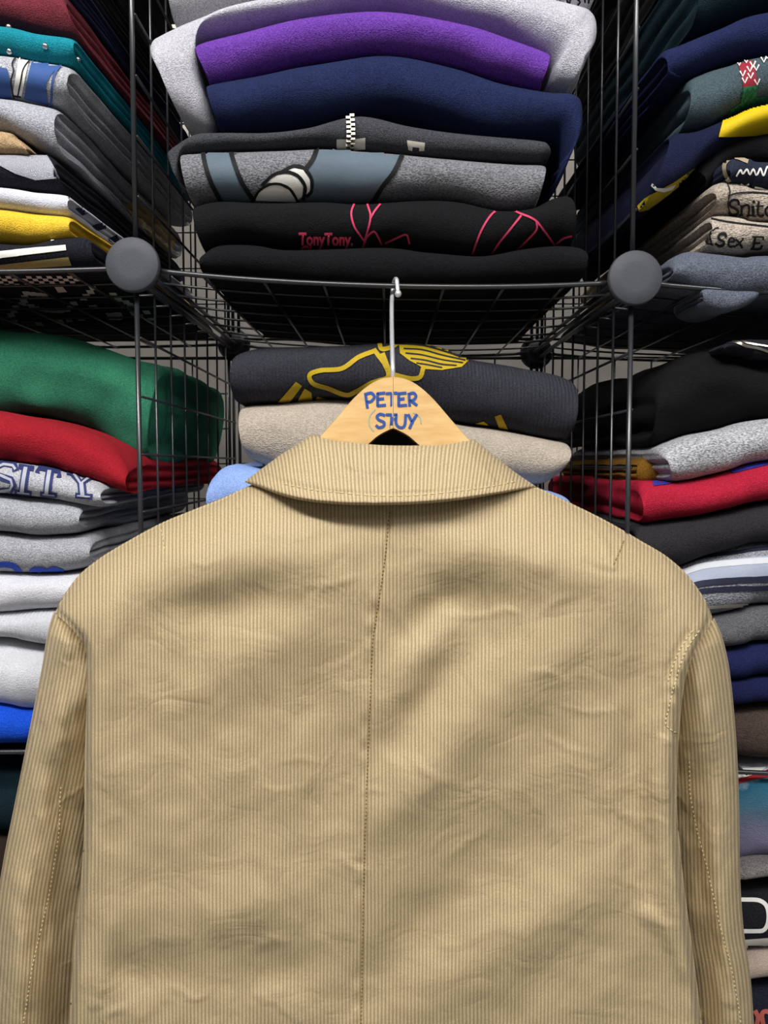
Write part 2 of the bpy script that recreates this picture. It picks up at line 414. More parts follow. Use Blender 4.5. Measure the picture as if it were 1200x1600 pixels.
for s_ in ([[(316,228),(320,254),(330,284),(347,316)], [(358,228),(366,256),(378,284),(396,312)], [(360,240),(370,237),(384,232)], [(498,226),(490,248),(478,264)], [(634,232),(616,268),(598,290),(580,318)],
    ([(396,312),(404,298),(420,288),(438,287),(454,295),(466,314)],4), ([(410,288),(428,273),(448,269),(466,275),(477,291),(474,310)],5), ([(442,268),(460,260),(476,264),(487,280),(486,298),(479,305)],5)]): strokes(g, [s_], 7, ink, name='black_outline', off=.0012)
g = garment(SW, 'black sweatshirt with pink line drawing and pink lettering', 'sweatshirt', GC,
    [(302,332),(308,320),(345,313),(430,316),(500,315),(560,318),(650,312),(718,313),(782,326),(830,322),(860,308),(886,303),(896,318)],
    [(316,386),(324,392),(380,379),(440,386),(500,387),(560,387),(610,383),(671,391),(750,397),(813,387),(860,382),(890,384),(897,374)], fabric('#0c0c0e', '#161619'), Y0=-.008, rx=.007, layers=1)
pink = INK('#c23a5e')
for s_ in ([[(555,316),(549,333),(553,352),(562,366),(571,378)], [(574,320),(579,341),(570,374),(566,392)], [(579,341),(586,330),(596,318)], [(567,384),(573,370),(584,361),(591,370),(596,381)], [(602,379),(620,371),(635,366),(640,380)],
    [(738,396),(752,360),(770,334),(790,327),(814,335),(836,344),(852,362),(868,384)], [(768,396),(780,378),(796,359),(814,338)], [(805,392),(824,374),(838,358),(838,345)], [(870,380),(880,372),(893,368)]]): strokes(g, [s_], 3.0, pink, name='line_print')
project(g, 'lettering', bm_text('TonyTony.', 467, 381, 26, .74, rot=.01, offset=.9), INK('#e2486a'), off=.0009, step=5)
project(g, 'lettering', bm_text('Chopper', 469, 400, 25, .82, rot=-.01, offset=.9), INK('#e2486a'), off=.0009, step=5)
garment(SW, 'plain black sweatshirt at the bottom of the upper centre stack', 'sweatshirt', GC,
    [(312,412),(322,395),(345,381),(400,381),(440,387),(500,388),(607,384),(671,392),(750,398),(813,387),(870,381),(908,386),(918,402)],
    [(312,424),(322,429),(360,433),(400,436),(440,439),(500,443),(607,447),(671,446),(750,445),(813,442),(870,440),(906,437),(916,428)], fabric('#0b0b0d', '#141418'), Y0=-.004, rx=.01, layers=2)
# behind the jacket
g = garment(SW, 'charcoal sweatshirt with yellow winged shoe print behind the hanger', 'sweatshirt', GD,
    [(367,572),(370,553),(415,541),(480,538),(540,535),(620,532),(690,540),(740,560),(815,574),(870,584),(896,597),(901,612)],
    [(366,610),(372,631),(440,629),(530,623),(620,636),(710,657),(790,671),(840,682),(885,688),(894,672)], fabric('#2a2b31', '#3b3c44', heather=.25, knit=True), Y0=.03, D=.28, rx=.008, layers=1)
yel = INK('#b89c1e'); o7 = lambda L: [(340+x/2, 430+y/2) for x, y in L]
for s_ in ([o7([(492,238),(440,258),(388,292),(320,298),(288,312),(300,338),(345,352),(400,372),(432,362),(482,335),(532,318),(524,282),(502,252),(490,236)]), o7([(505,205),(512,232),(540,228),(562,215)]), (o7([(515,250),(535,300),(550,316)]),9),
    (o7([(550,310),(600,322),(632,318),(642,292)]),7)]): strokes(g, [s_], 7, yel, name='line_print')
polys(g, [o7([(565,205),(620,205),(700,223),(760,246),(788,264),(762,288),(700,297),(650,294),(600,268),(570,246)])], yel, name='wing_print')
strokes(g, [o7([(590,218),(640,222),(700,238),(760,258)]), o7([(582,232),(640,236),(700,252),(772,268)]), o7([(588,246),(640,252),(700,266),(765,276)]), o7([(604,262),(650,268),(700,280),(745,284)]), o7([(622,276),(660,282),(700,290)])], 2.2, INK('#26262c'), name='wing_line', off=.001)
for s_ in [o7(p) for p in ([(245,332),(264,345),(225,395),(188,396)], [(272,352),(293,365),(296,392),(248,394)], [(312,377),(345,387),(346,396),(304,390)], [(866,440),(885,434),(908,480),(880,476)], [(806,462),(832,455),(848,468)])]: polys(g, [s_], yel, name='yellow_dash')
garment(SW, 'oatmeal beige fleece folded under the yellow printed charcoal one', 'sweatshirt', GD,
    [(374,655),(380,636),(440,630),(530,624),(620,638),(710,659),(790,672),(850,684),(886,692),(890,708)],
    [(380,708),(396,722),(440,735),(530,745),(620,750),(710,754),(790,758),(842,758),(868,745),(882,722)], fabric('#a3988a', '#b8ad9f', heather=.25, hscale=1100, bump=.6), Y0=.032, D=.28, rx=.01, layers=1)
garment(SW, 'light blue sweatshirt, its corners showing either side of the jacket collar', 'sweatshirt', GD,
    [(326,768),(334,742),(362,724),(440,736),(600,752),(790,760),(850,764),(884,774),(894,792)],
    [(326,800),(345,815),(440,822),(600,826),(790,826),(870,824),(894,812)], fabric('#7f9cd8', '#98b2e6', heather=.2), Y0=.025, D=.29, rx=.012)
yy = [820, 893, 966, 1040, 1114]
for a, b, h, lb in zip(yy[:-1], yy[1:], ['#8d8f96', '#2b3a35', '#b9b4aa', '#33394d'], ['grey', 'dark green', 'pale beige', 'dark blue']):
    garment(SW, f'{lb} sweatshirt low in the middle stack, covered by the jacket back', 'sweatshirt', GD, [(335,a+14),(360,a+2),(600,a+4),(850,a+6),(885,a+20)], [(335,b-4),(360,b+2),(600,b+4),(850,b+6),(885,b)], fabric(h), Y0=.03, D=.28, rx=.012)
# upper left
E = -505
garment(SW, 'black sweatshirt second from the top of the left stack', 'sweatshirt', GL, [(E,-335),(-150,-330),(20,-320),(70,-310),(90,-290)], [(E,-262),(-150,-252),(40,-172),(75,-152),(86,-160)], fabric('#0e0f13'), layers=3, groove=.006, rx=.012, taper=-.13)
garment(SW, 'near black sweatshirt above the maroon one, top of the left stack', 'sweatshirt', GL, [(E,-260),(-150,-250),(20,-170),(70,-150),(85,-130)], [(E,-100),(-150,-90),(40,-72),(86,-70),(95,-80)], fabric('#121319'), layers=3, groove=.006, rx=.012, taper=-.22)
garment(SW, 'very dark navy sweatshirt lying on the maroon one', 'sweatshirt', GL, [(E,-98),(-150,-88),(40,-70),(88,-68),(98,-55)], [(E,-14),(-150,-10),(60,-14),(100,-8),(108,-15)], fabric('#11152a', '#1a2140'), layers=3, groove=.006, rx=.012, taper=-.22)
garment(SW, 'maroon sweatshirt above the teal one', 'sweatshirt', GL, [(E,-12),(-150,-8),(30,-14),(92,-10),(108,12)], [(E,32),(-150,34),(0,40),(60,53),(115,66),(130,62)], fabric('#5e2029', '#74303a'), layers=2, rx=.012, groove=.005, taper=-.22)
g = garment(SW, 'teal sweatshirt dotted with small silver studs', 'sweatshirt', GL, [(E,32),(-150,34),(0,40),(60,52),(112,60),(124,72)], [(E,76),(-150,78),(0,84),(60,94),(112,99),(124,96)], fabric('#0f7585', '#1a8c9c', heather=.2), layers=2, rx=.01, taper=-.13)
stud = plain('#d8d8dc', .2, 1, .5, name='stud metal')
for sx, sy in ((14, 43), (71, 72), (112, 61), (15, 80), (121, 93), (60, 98)):
    p = cast(g, sx, sy, .0002)
    if p:
        m = MB(); d = (CAM-p).normalized(); m.lathe(p, d, [(.0022, 0), (.0020, .0008), (.0013, .0015), (.0004, .0018)], 12); m.build('stud', stud, g)
g = garment(SW, 'heather grey sweatshirt with blue and white block print', 'sweatshirt', GL, [(E,76),(-150,79),(0,85),(60,95),(108,104),(124,120)], [(E,142),(-150,146),(0,152),(60,160),(100,166),(118,160)], fabric('#8d8f95', '#c2c4ca', heather=.5), layers=3, rx=.012, groove=.006, taper=-.13)
blu = INK('#34528c'); 
polys(g, [[(-40,98),(12,108),(16,126),(18,156),(-40,156)], [(52,90),(94,102),(80,118),(72,132),(76,164),(38,154),(42,130),(46,112)], [(-220,90),(-90,92),(-90,150),(-220,150)]], blu, name='blue_print')
polys(g, [[(31,88),(47,91),(34,150),(20,148)]], wht, name='white_print', off=.0009)
for s_ in ([[(28,88),(20,100),(22,112),(18,128),(22,152)], [(50,92),(38,108),(34,124),(28,150)], [(20,148),(33,150)]]): strokes(g, [s_], 2.4, ink, name='black_outline', off=.0011)
strokes(g, [[(96,102),(84,122),(80,164)]], 3.5, blu, name='blue_line', off=.0011)
garment(SW, 'pale heather grey sweatshirt under the blue printed grey one', 'sweatshirt', GL, [(E,144),(-150,148),(0,153),(50,160),(84,168),(98,180)], [(E,190),(-150,196),(0,204),(30,216),(60,232),(88,242),(98,236)], fabric('#8f9098', '#b9bac2', heather=.4), layers=3, rx=.012, groove=.006, lump=.0035, taper=-.13)
garment(SW, 'tan fur-like garment between pale grey and sequinned black', 'sweatshirt', GL, [(E,190),(-150,196),(0,203),(26,214),(40,224),(52,238)], [(E,230),(-150,235),(0,241),(26,241),(44,242),(52,242)], fabric('#a88a66', '#c2a680', bump=.7), rx=.014, taper=-.13)
g = garment(TS, 'black top with a silver sequin patch', 'shirt', GL, [(E,231),(-150,236),(0,240),(40,240),(74,241),(96,262)], [(E,276),(-150,281),(0,291),(40,294),(84,300),(102,290)], fabric('#15161d', '#25262e'), layers=2, rx=.01, taper=-.13)
seq = plain('#b9bac4', .45, .6, .5, bump=1.0, bscale=1800, name='sequins')
polys(g, [[(-60,238),(0,240),(70,239),(80,254),(93,278),(56,281),(24,271),(0,259),(-60,250)]], seq, name='sequin_patch')
g = garment(TS, 'white sweatshirt with navy striped sleeve folded at its end', 'sweatshirt', GL, [(E,276),(-150,282),(0,290),(60,299),(104,303),(116,314)], [(E,312),(-150,317),(0,325),(60,331),(104,336),(116,332)], fabric('#c4c4cd', '#d6d6de', heather=.15), layers=2, rx=.01, taper=-.13)
nvy = INK('#20243f')
polys(g, [[(98,297),(112,298),(118,306),(108,312),(104,306)], [(117,325),(138,318),(142,330),(128,336)], [(142,352),(160,346),(166,356),(150,360)], [(168,372),(182,366),(186,376),(172,382)]], nvy, name='navy_stripe')
garment(SW, 'yellow sweatshirt near the bottom of the left stack', 'sweatshirt', GL, [(E,313),(-150,318),(0,325),(60,332),(108,337),(120,348)], [(E,362),(-150,367),(0,376),(60,380),(108,374),(120,370)], fabric('#dfb226', '#efc848', heather=.2), layers=2, rx=.01, taper=-.13)
g = garment(SW, 'black knit sweater with white and tan stripes, bottom of the upper left stack', 'sweater', GL, [(E,363),(-150,368),(0,378),(50,380),(90,371),(130,368),(152,384)], [(E,418),(-150,422),(0,424),(50,423),(90,422),(146,420),(162,416)], fabric('#15161e', '#24252e', knit=True), layers=2, rx=.014, D=.352, taper=-.13)
polys(g, [[(-520,398),(0,393),(103,383),(104,391),(0,403),(-520,410)]], wht, name='white_stripe')
polys(g, [[(-520,414),(0,413),(107,401),(112,414),(0,421),(-520,424)]], INK('#a79a62'), name='tan_stripe')
polys(g, [[(40,381),(66,374),(92,371),(84,377),(60,380)]], wht, name='white_fleck')
PX = []
def para(x, y, w=11, h=6, s=.6): PX.append([(x,y),(x+w,y),(x+w+h*s,y+h),(x+h*s,y+h)])
for r_ in range(4):
    for c_ in range(16):
        if (c_+r_) % 2 == 0 and c_ not in (4,): para(-8+c_*8+r_*2, 430+r_*4, 8, 4)
for (x, y) in ((34,454),(44,455),(54,456),(62,457),(32,460),(30,466),(28,471),(138,446),(134,452),(128,458),(122,462),(86,448),(42,474),(50,477),(58,479),(66,481),(76,482),(86,482),(96,480),(104,477),(108,470),(138,476),(18,476),(14,482),(10,488),(8,494),(190,468),(196,472),(222,484),(202,486),(212,490),(228,494),(119,494),(100,496),(86,498),(54,502),(170,456),(178,464),(14,496)): para(x, y)
PX += [[(165,488),(173,488),(178,498),(182,498),(180,487),(189,487),(194,496),(188,499),(170,499)], [(85,447),(98,447),(105,455),(91,456)], [(138,476),(150,475),(156,481),(144,483)]]
polys(g, PX, INK('#dcdcd4'), name='pixel_pattern', step=20)
for nm_, ps_, m_ in (('tan_cuff', [(188,314),(226,322),(258,342),(276,370),(268,392),(248,388),(222,356)], INK('#b09868')),):
    o_ = frontmost(240, 352); polys(o_, [ps_], m_, name=nm_, label='tan ribbed cuff')
# lower left
garment(SW, 'large bunched green sweatshirt on top of the red one', 'sweatshirt', GM, [(E,505),(-150,507),(0,514),(80,522),(150,541),(210,559),(246,568),(256,590)], [(E,625),(-150,628),(0,642),(60,652),(120,668),(170,690),(215,718),(246,712)], fabric('#25634a', '#357a5e', heather=.2, bump=.3), Y0=.055, D=.28, rx=.022, lump=.006, layers=1)
garment(SW, 'red sweatshirt between the green and the lettered grey', 'sweatshirt', GM, [(E,625),(-150,630),(0,643),(60,653),(120,670),(165,690),(200,716),(214,735)], [(E,700),(-150,706),(0,722),(60,729),(120,742),(165,756),(200,768),(213,768)], fabric('#8c1420', '#a01e2a', heather=.2), Y0=.008, rx=.012, lump=.003, D=.34)
g = garment(SW, 'heather grey sweatshirt with navy collegiate letters', 'sweatshirt', GM, [(E,702),(-150,708),(0,723),(60,731),(110,741),(150,751),(172,766)], [(E,755),(-150,760),(0,770),(60,776),(120,783),(160,788),(174,780)], fabric('#9a9ba2', '#c6c7ce', heather=.45), Y0=-.002, layers=2, rx=.012, groove=.005)
lt = INK('#a9acb8'); nv = INK('#2c3566')
def slab_letter(ps, shift=0): return [[(x, y) for x, y in p] for p in ps]
strokes(g, [([(24,734),(22,727),(6,724),(-6,730),(-8,741),(4,746),(18,750),(22,758),(16,766),(0,768),(-10,764)],11), ([(31,730),(51,733)],8), ([(41,731),(36,768)],13), ([(25,768),(48,770)],8), ([(59,738),(61,732),(92,737),(92,745)],8), ([(78,736),(74,771)],13), ([(65,771),(88,773)],8), ([(106,739),(122,741)],8), ([(134,744),(148,747)],8), ([(114,741),(126,756),(140,746)],11), ([(127,755),(130,774)],13), ([(120,774),(143,776)],8)], 9, nv, name='lettering', smooth=False)
strokes(g, [([(24,734),(20,729),(6,727),(-4,731),(-5,740),(4,744),(18,750),(20,758),(16,764),(0,766),(-10,763)],4), ([(40,733),(35,768)],6), ([(77,738),(73,771)],6), ([(115,742),(126,757),(139,747)],4), ([(127,757),(130,774)],6), ([(28,768),(46,770)],2), ([(68,771),(86,773)],2), ([(122,774),(141,776)],2)], 4, lt, name='letter_fill', smooth=False, off=.0011)
garment(SW, 'plain heather grey sweatshirt below the collegiate lettered one', 'sweatshirt', GM, [(E,757),(-150,762),(0,772),(60,779),(105,783),(130,788),(136,800)], [(E,818),(-150,824),(0,832),(60,838),(105,837),(126,832),(134,822)], fabric('#8a8c92', '#b4b6bc', heather=.45), Y0=-.002, layers=2, rx=.01, groove=.005)
g = garment(SW, 'heather grey sweatshirt with blue rounded lettering on its lower edge', 'sweatshirt', GM, [(E,820),(-150,826),(0,834),(60,840),(105,839),(140,836),(154,850)], [(E,880),(-150,885),(0,893),(60,896),(105,895),(140,886),(154,872)], fabric('#88898f', '#b2b3ba', heather=.45), Y0=-.002, layers=2, rx=.012)
strokes(g, [[(-10,883),(6,881),(22,884),(33,896)], [(47,898),(52,891),(64,889),(74,893),(84,889),(97,893)]], 9, INK('#2647b4'), name='lettering')
garment(SW, 'smooth white sweatshirt, topmost of three white ones', 'sweatshirt', GM, [(E,882),(-150,887),(0,894),(60,897),(105,896),(160,890),(195,900)], [(E,944),(-150,950),(0,956),(60,954),(105,951),(160,948),(195,940)], fabric('#c6c6cd', '#d6d6dc', heather=.1), Y0=-.003, rx=.012)
garment(TS, 'white rib knit sweater between two white sweatshirts', 'sweater', GM, [(E,946),(-150,952),(0,957),(60,955),(105,952),(160,949),(195,955)], [(E,990),(-150,994),(0,997),(40,1004),(90,1010),(160,1012),(195,1005)], fabric('#c2c4cb', '#d2d4da', heather=.1, knit=True), Y0=-.003, rx=.012)
garment(SW, 'thick white sweatshirt, lowest of the white ones above the blue', 'sweatshirt', GM, [(E,992),(-150,995),(0,998),(40,1005),(90,1011),(160,1013),(195,1025)], [(E,1090),(-150,1094),(0,1098),(45,1104),(105,1106),(160,1106),(195,1095)], fabric('#c4c5cc', '#d4d5da', heather=.12), Y0=-.003, rx=.012)
garment(SW, 'bright royal blue sweatshirt at the bottom of the lower left cube', 'sweatshirt', GM, [(E,1092),(-150,1096),(0,1099),(45,1105),(105,1107),(160,1108),(195,1115)], [(E,1166),(-150,1167),(0,1167),(45,1167),(105,1168),(160,1168),(195,1160)], fabric('#1246c0', '#1c58dc', heather=.2), Y0=-.003, rx=.012)
for lb, h, a, b in (('dark teal', '#10232c', 1196, 1300), ('dark brown', '#2a211c', 1300, 1400), ('plum', '#2e1f30', 1400, 1500), ('slate', '#2c3238', 1500, 1600), ('black', '#141416', 1600, 1704), ('olive', '#34351f', 1704, 1828)):
    garment(SW, f'{lb} sweatshirt in the bottom left cube below the royal blue one', 'sweatshirt', 'folded clothes in the bottom left cube', [(E,a),(-150,a),(0,a+2),(100,a+4),(150,a+12)], [(E,b-2),(-150,b-2),(0,b),(100,b+2),(150,b-4)], fabric(h), Y0=.02, rx=.014)
# upper right
E = 1715
garment(SW, 'black sweatshirt higher than the other dark ones on the right stack', 'sweatshirt', GR, [(1050,-265),(1075,-285),(1200,-310),(1400,-320),(E,-310)], [(1060,-165),(1080,-174),(1200,-197),(1400,-207),(E,-202)], fabric('#0e0f12'), rx=.012, layers=3, taper=-.13)
garment(SW, 'black sweatshirt at the top of the right stack', 'sweatshirt', GR, [(1060,-150),(1075,-172),(1200,-195),(1400,-205),(E,-200)], [(1066,-70),(1080,-62),(1200,-92),(1400,-100),(E,-95)], fabric('#0f1014'), rx=.012, layers=3, taper=-.13)
garment(SW, 'dark teal sweatshirt above the navy one at upper right', 'sweatshirt', GR, [(1068,-50),(1080,-64),(1200,-94),(1400,-102),(E,-98)], [(1080,40),(1098,40),(1130,30),(1200,14),(1400,6),(E,4)], fabric('#14262e', '#1f353d'), rx=.012, layers=3, taper=-.13)
garment(SW, 'navy blue sweatshirt with rolled front above the green-grey sweater', 'sweatshirt', GR, [(1028,96),(1036,80),(1060,70),(1120,44),(1200,17),(1400,8),(E,6)], [(1034,136),(1050,132),(1080,122),(1120,104),(1200,87),(1400,76),(E,72)], fabric('#141a3c', '#1f2850'), rx=.012, layers=3, groove=.007, taper=-.13)
g = garment(SW, 'green-grey sweater with a red, white and green knitted stocking motif', 'sweater', GR, [(1068,148),(1074,126),(1096,113),(1130,102),(1200,85),(1400,74),(E,70)], [(1060,206),(1074,203),(1105,197),(1136,181),(1200,163),(1400,152),(E,148)], fabric('#3a4850', '#4c5b62', bump=.5), rx=.012, layers=2, groove=.006, taper=-.13)
red = INK('#8a2030'); grn = INK('#257048')
polys(g, [[(1150,96),(1173,91),(1180,112),(1184,132),(1161,137),(1157,112)]], red, name='red_knit')
polys(g, [[(1161,136),(1183,133),(1180,152),(1196,150),(1204,160),(1204,164),(1134,184),(1143,169),(1157,160)]], grn, name='green_knit')
strokes(g, [[(x-4,y-4),(x,y+3),(x+4,y-5)] for x, y in ((1155,101),(1166,97),(1176,103),(1160,117),(1171,110),(1181,108),(1163,127),(1172,120),(1182,129),(1193,96),(1201,93),(1197,90))], 2.3, wht, name='white_stitch', smooth=False, off=.001)
strokes(g, [[(x-4,y-4),(x,y+3),(x+4,y-5)] for x, y in ((1163,145),(1171,143),(1179,141),(1162,153),(1171,151),(1164,161),(1173,159),(1183,157),(1150,170),(1160,168),(1170,166),(1181,164),(1192,160))], 2.2, INK('#1a5537'), name='green_stitch', smooth=False, off=.001)
g = garment(SW, 'navy sweatshirt with a bright yellow panel and yellow-tipped trim', 'sweatshirt', GR, [(1040,218),(1058,205),(1090,201),(1136,183),(1200,164),(1400,153),(E,149)], [(1002,318),(1014,324),(1060,292),(1100,252),(1200,206),(1400,198),(E,194)], fabric('#10132a', '#181d3c'), Y0=.002, rx=.012, layers=1, taper=-.13)
polys(g, [[(1133,180),(1204,160),(1400,150),(1400,196),(1204,210),(1122,214)]], INK('#c9ac0c'), name='yellow_panel', step=1.6)
polys(g, [[(1086,261),(1051,285),(1014,305),(997,322),(999,330),(1012,327),(1041,306),(1068,284)]], INK('#a48f18'), name='yellow_trim')
polys(g, [[(1021,287),(1026,293),(1040,293),(1055,287),(1050,295),(1037,299),(1024,297),(1019,291)]], wht2, name='white_trim', off=.001)
garment(SW, 'black garment squeezed under the yellow panelled navy one', 'sweatshirt', GR, [(1085,275),(1104,252),(1130,232),(1200,208),(1400,200),(E,196)], [(1098,300),(1110,290),(1135,262),(1200,255),(1400,250),(E,246)], fabric('#0f1013'), Y0=.012, rx=.012, taper=-.13)
g = garment(SW, 'dark navy collar roll with tan rim and white squiggle', 'sweatshirt', GR, [(1127,270),(1132,254),(1145,247),(1166,246),(1200,252),(1400,250),(E,246)], [(1134,286),(1142,286),(1155,287),(1172,289),(1200,295),(1400,292),(E,288)], fabric('#1c2130', '#2a3040'), Y0=-.008, D=.25, rx=.008, taper=-.13)
strokes(g, [[(1167,253),(1150,247),(1139,250),(1133,258),(1134,270),(1139,282)]], 6, INK('#9a8c74'), name='tan_rim')
strokes(g, [[(1150,274),(1156,266),(1160,271),(1166,265),(1171,272),(1176,265),(1182,273),(1187,264),(1192,274),(1198,262),(1204,270)], [(1158,286),(1164,289),(1170,286)], [(1180,291),(1190,293),(1200,296)]], 2.6, wht, name='squiggle', off=.001)
bg = dict(heather=.45, hscale=1000, bump=.8)
g = garment(SW, 'beige fuzzy sweatshirt with black serif words, the upper of two beige ones', 'sweatshirt', GR, [(1108,308),(1114,292),(1128,284),(1155,286),(1200,294),(1400,291),(E,287)], [(1110,330),(1118,336),(1140,337),(1170,340),(1200,346),(1400,343),(E,338)], fabric('#96897c', '#c0b4a6', **bg), Y0=-.006, rx=.008, D=.36, taper=-.13)
strokes(g, [([(1154,319),(1152,313),(1145,312),(1140,316),(1141,321),(1148,325),(1153,329),(1151,334),(1144,335),(1139,331)],3.9), ([(1159,321),(1158,335)],3.7), ([(1159,324),(1164,320),(1170,322),(1170,336)],3.4), ([(1177,322),(1177,336)],3.7), ([(1177,314),(1178,316)],3.7), ([(1185,315),(1184,333),(1189,337),(1193,335)],3.4), ([(1181,322),(1192,322)],2.4), ([(1206,325),(1201,322),(1196,327),(1197,334),(1203,337),(1208,334)],3.4), ([(1155,335),(1161,335)],2.2), ([(1167,336),(1173,336)],2.2), ([(1173,336),(1181,337)],2.2), ([(1156,321),(1160,321)],2.2), ([(1174,322),(1178,322)],2.2)], 3, ink, name='lettering')
strokes(g, [[(1136,287),(1140,300),(1137,318),(1141,334)], [(1137,306),(1152,302),(1175,301),(1210,304)]], 2, ink, name='black_line')
g = garment(SW, 'beige fuzzy sweatshirt with black serif words, the lower of two beige ones', 'sweatshirt', GR, [(1108,352),(1112,342),(1124,337),(1155,340),(1200,347),(1400,344),(E,339)], [(1102,378),(1112,390),(1140,394),(1170,392),(1200,389),(1400,388),(E,384)], fabric('#9c9083', '#c4b8ab', **bg), Y0=-.004, rx=.008, D=.36, taper=-.13)
strokes(g, [([(1134,370),(1132,365),(1125,366),(1122,370),(1124,374),(1130,377),(1130,382),(1124,384),(1118,380)],3.9), ([(1138,378),(1146,377),(1146,373),(1141,372),(1138,377),(1139,384),(1146,384)],3.2), ([(1149,374),(1154,378),(1159,386)],3.7), ([(1161,373),(1154,380),(1147,385)],2.7), ([(1180,370),(1176,388)],3.9), ([(1176,370),(1191,370),(1192,374)],2.9), ([(1179,379),(1187,379)],2.9), ([(1173,388),(1187,388),(1191,383)],2.9), ([(1206,368),(1202,388)],3.7)], 3, ink, name='lettering')
strokes(g, [[(1112,342),(1130,346),(1160,350),(1210,356)], [(1112,380),(1110,366),(1116,358),(1122,356)], [(1110,372),(1104,378),(1114,382)]], 2, ink, name='black_line')
g = garment(SW, 'blue-grey fleece crumpled on the right shelf bar', 'sweatshirt', GR, [(1040,425),(1050,408),(1076,394),(1112,394),(1160,396),(1200,392),(1400,390),(E,386)], [(1034,442),(1044,446),(1062,450),(1090,456),(1130,462),(1180,462),(1400,470),(E,460)], fabric('#4b505c', '#6c7280', bump=.7), Y0=-.006, rx=.02, lump=.006, layers=2, taper=-.13)
hem = garment('drooping_hem', 'x', 'x', None, [(1090,458),(1098,449),(1130,450),(1165,451),(1196,452)], [(1092,466),(1102,480),(1132,486),(1168,476),(1197,459)], fabric('#4b505c', '#6c7280', bump=.7), Y0=-.004, D=.06, rx=.012, lump=.004)
for k_ in ('label', 'category'): del hem[k_]
hem.parent = g; hem.location = hem.location-g.location
# lower right
g = garment(SW, 'dark garment with a silver zip on top of the big black sweatshirt', 'sweatshirt', GS, [(1122,545),(1140,533),(1165,529),(1200,528),(1400,526),(E,524)], [(1120,550),(1140,547),(1170,551),(1200,557),(1400,556),(E,552)], fabric('#1d1e26'), Y0=.0, rx=.01)
strokes(g, [([(1126,536),(1150,535),(1164,540),(1184,544),(1206,551)],3.4), ([(1158,534),(1178,538),(1204,542)],2.2)], 3, metal, name='zipper', label='silver zip')
garment(SW, 'big bulky black sweatshirt above the speckled grey one', 'sweatshirt', GS, [(1010,625),(1024,592),(1050,565),(1084,550),(1130,546),(1200,556),(1400,556),(E,552)], [(1008,676),(1020,690),(1060,681),(1090,675),(1140,667),(1200,655),(1400,640),(E,632)], fabric('#0b0b0d', '#131316'), Y0=.01, D=.34, rx=.03, lump=.006, layers=1, groove=.006)
g = garment(SW, 'light speckled grey sweatshirt above the red one', 'sweatshirt', GS, [(1026,712),(1034,698),(1060,686),(1090,676),(1140,668),(1200,656),(1400,641),(E,633)], [(1040,740),(1050,750),(1075,750),(1100,746),(1140,737),(1200,720),(1400,700),(E,690)], fabric('#85868a', '#c0c1c6', heather=.65, hscale=1000), Y0=-.004, D=.30, rx=.01, layers=2)
garment(SW, 'mustard brown garment tucked behind the speckled grey one', 'sweatshirt', GS, [(985,728),(1000,718),(1022,712),(1044,716),(1060,719)], [(985,750),(1000,756),(1020,754),(1044,751),(1060,750)], fabric('#6e4c14', '#86601e'), Y0=.035, D=.27, rx=.012, layers=2)
g = garment(SW, 'red sweatshirt with blue trim above the charcoal one', 'sweatshirt', GS, [(992,772),(998,756),(1018,750),(1060,752),(1100,747),(1140,738),(1200,722),(1400,702),(E,692)], [(996,808),(1004,815),(1030,811),(1060,806),(1100,800),(1140,794),(1200,784),(1400,770),(E,762)], fabric('#98142c', '#b0243c', heather=.2), Y0=-.002, D=.34, rx=.012, layers=1)
polys(g, [[(1019,747),(1060,750),(1046,757),(1021,760)], [(1140,737),(1204,718),(1204,726),(1146,740)]], INK('#2c2f8c'), name='blue_trim')
garment(SW, 'charcoal sweatshirt folded between the red one and the striped fuzzy one', 'sweatshirt', GS, [(984,836),(990,820),(1004,815),(1030,812),(1060,807),(1100,801),(1140,795),(1200,785),(1400,771),(E,763)], [(986,880),(1000,892),(1040,890),(1066,884),(1100,870),(1140,860),(1200,849),(1400,840),(E,835)], fabric('#242225', '#312f33'), Y0=-.002, rx=.012)
g = garment(SW, 'fuzzy grey sweater with navy and white stripes', 'sweater', GS, [(1050,905),(1060,892),(1076,880),(1100,871),(1140,861),(1200,850),(1400,841),(E,836)], [(1056,960),(1070,966),(1100,967),(1130,963),(1160,958),(1200,950),(1400,945),(E,940)], fabric('#7d7f86', '#a6a8b0', heather=.5, hscale=1000, bump=.9), Y0=-.004, rx=.014)
def band(y0, y1, th): return ([(1040,y0+12),(1070,y0+3),(1100,(y0*.8+y1*.2)-3),(1150,(y0+y1)/2-4),(1206,y1),(1400,y1-10),(1700,y1-14)], th)
strokes(g, [band(902,884,30)], 30, INK('#9ba2b4'), name='pale_blue_band')
strokes(g, [band(892,876,9)], 8, INK('#c6c8ce'), name='white_stripe', off=.001)
strokes(g, [band(879,857,5), band(917,904,9), band(928,918,8)], 8, INK('#23263a'), name='navy_stripe', off=.001)
strokes(g, [band(954,944,5)], 5, INK('#b2aca2'), name='cream_stripe', off=.001)
garment(SW, 'dark grey heather sweatshirt below the striped fuzzy sweater', 'sweatshirt', GS, [(1060,985),(1072,970),(1100,968),(1130,964),(1160,959),(1200,951),(1400,946),(E,941)], [(1066,1004),(1080,1012),(1100,1013),(1130,1012),(1160,1009),(1200,1002),(1400,998),(E,994)], fabric('#4a4a4e', '#68686c', heather=.4), Y0=-.003, rx=.012)
garment(SW, 'navy sweatshirt, upper of two between dark grey and brown', 'sweatshirt', GS, [(1066,1024),(1080,1014),(1130,1013),(1160,1010),(1200,1003),(1400,999),(E,995)], [(1072,1056),(1084,1062),(1130,1063),(1160,1061),(1200,1056),(1400,1052),(E,1048)], fabric('#151a40', '#1f2550'), Y0=-.003, rx=.012)
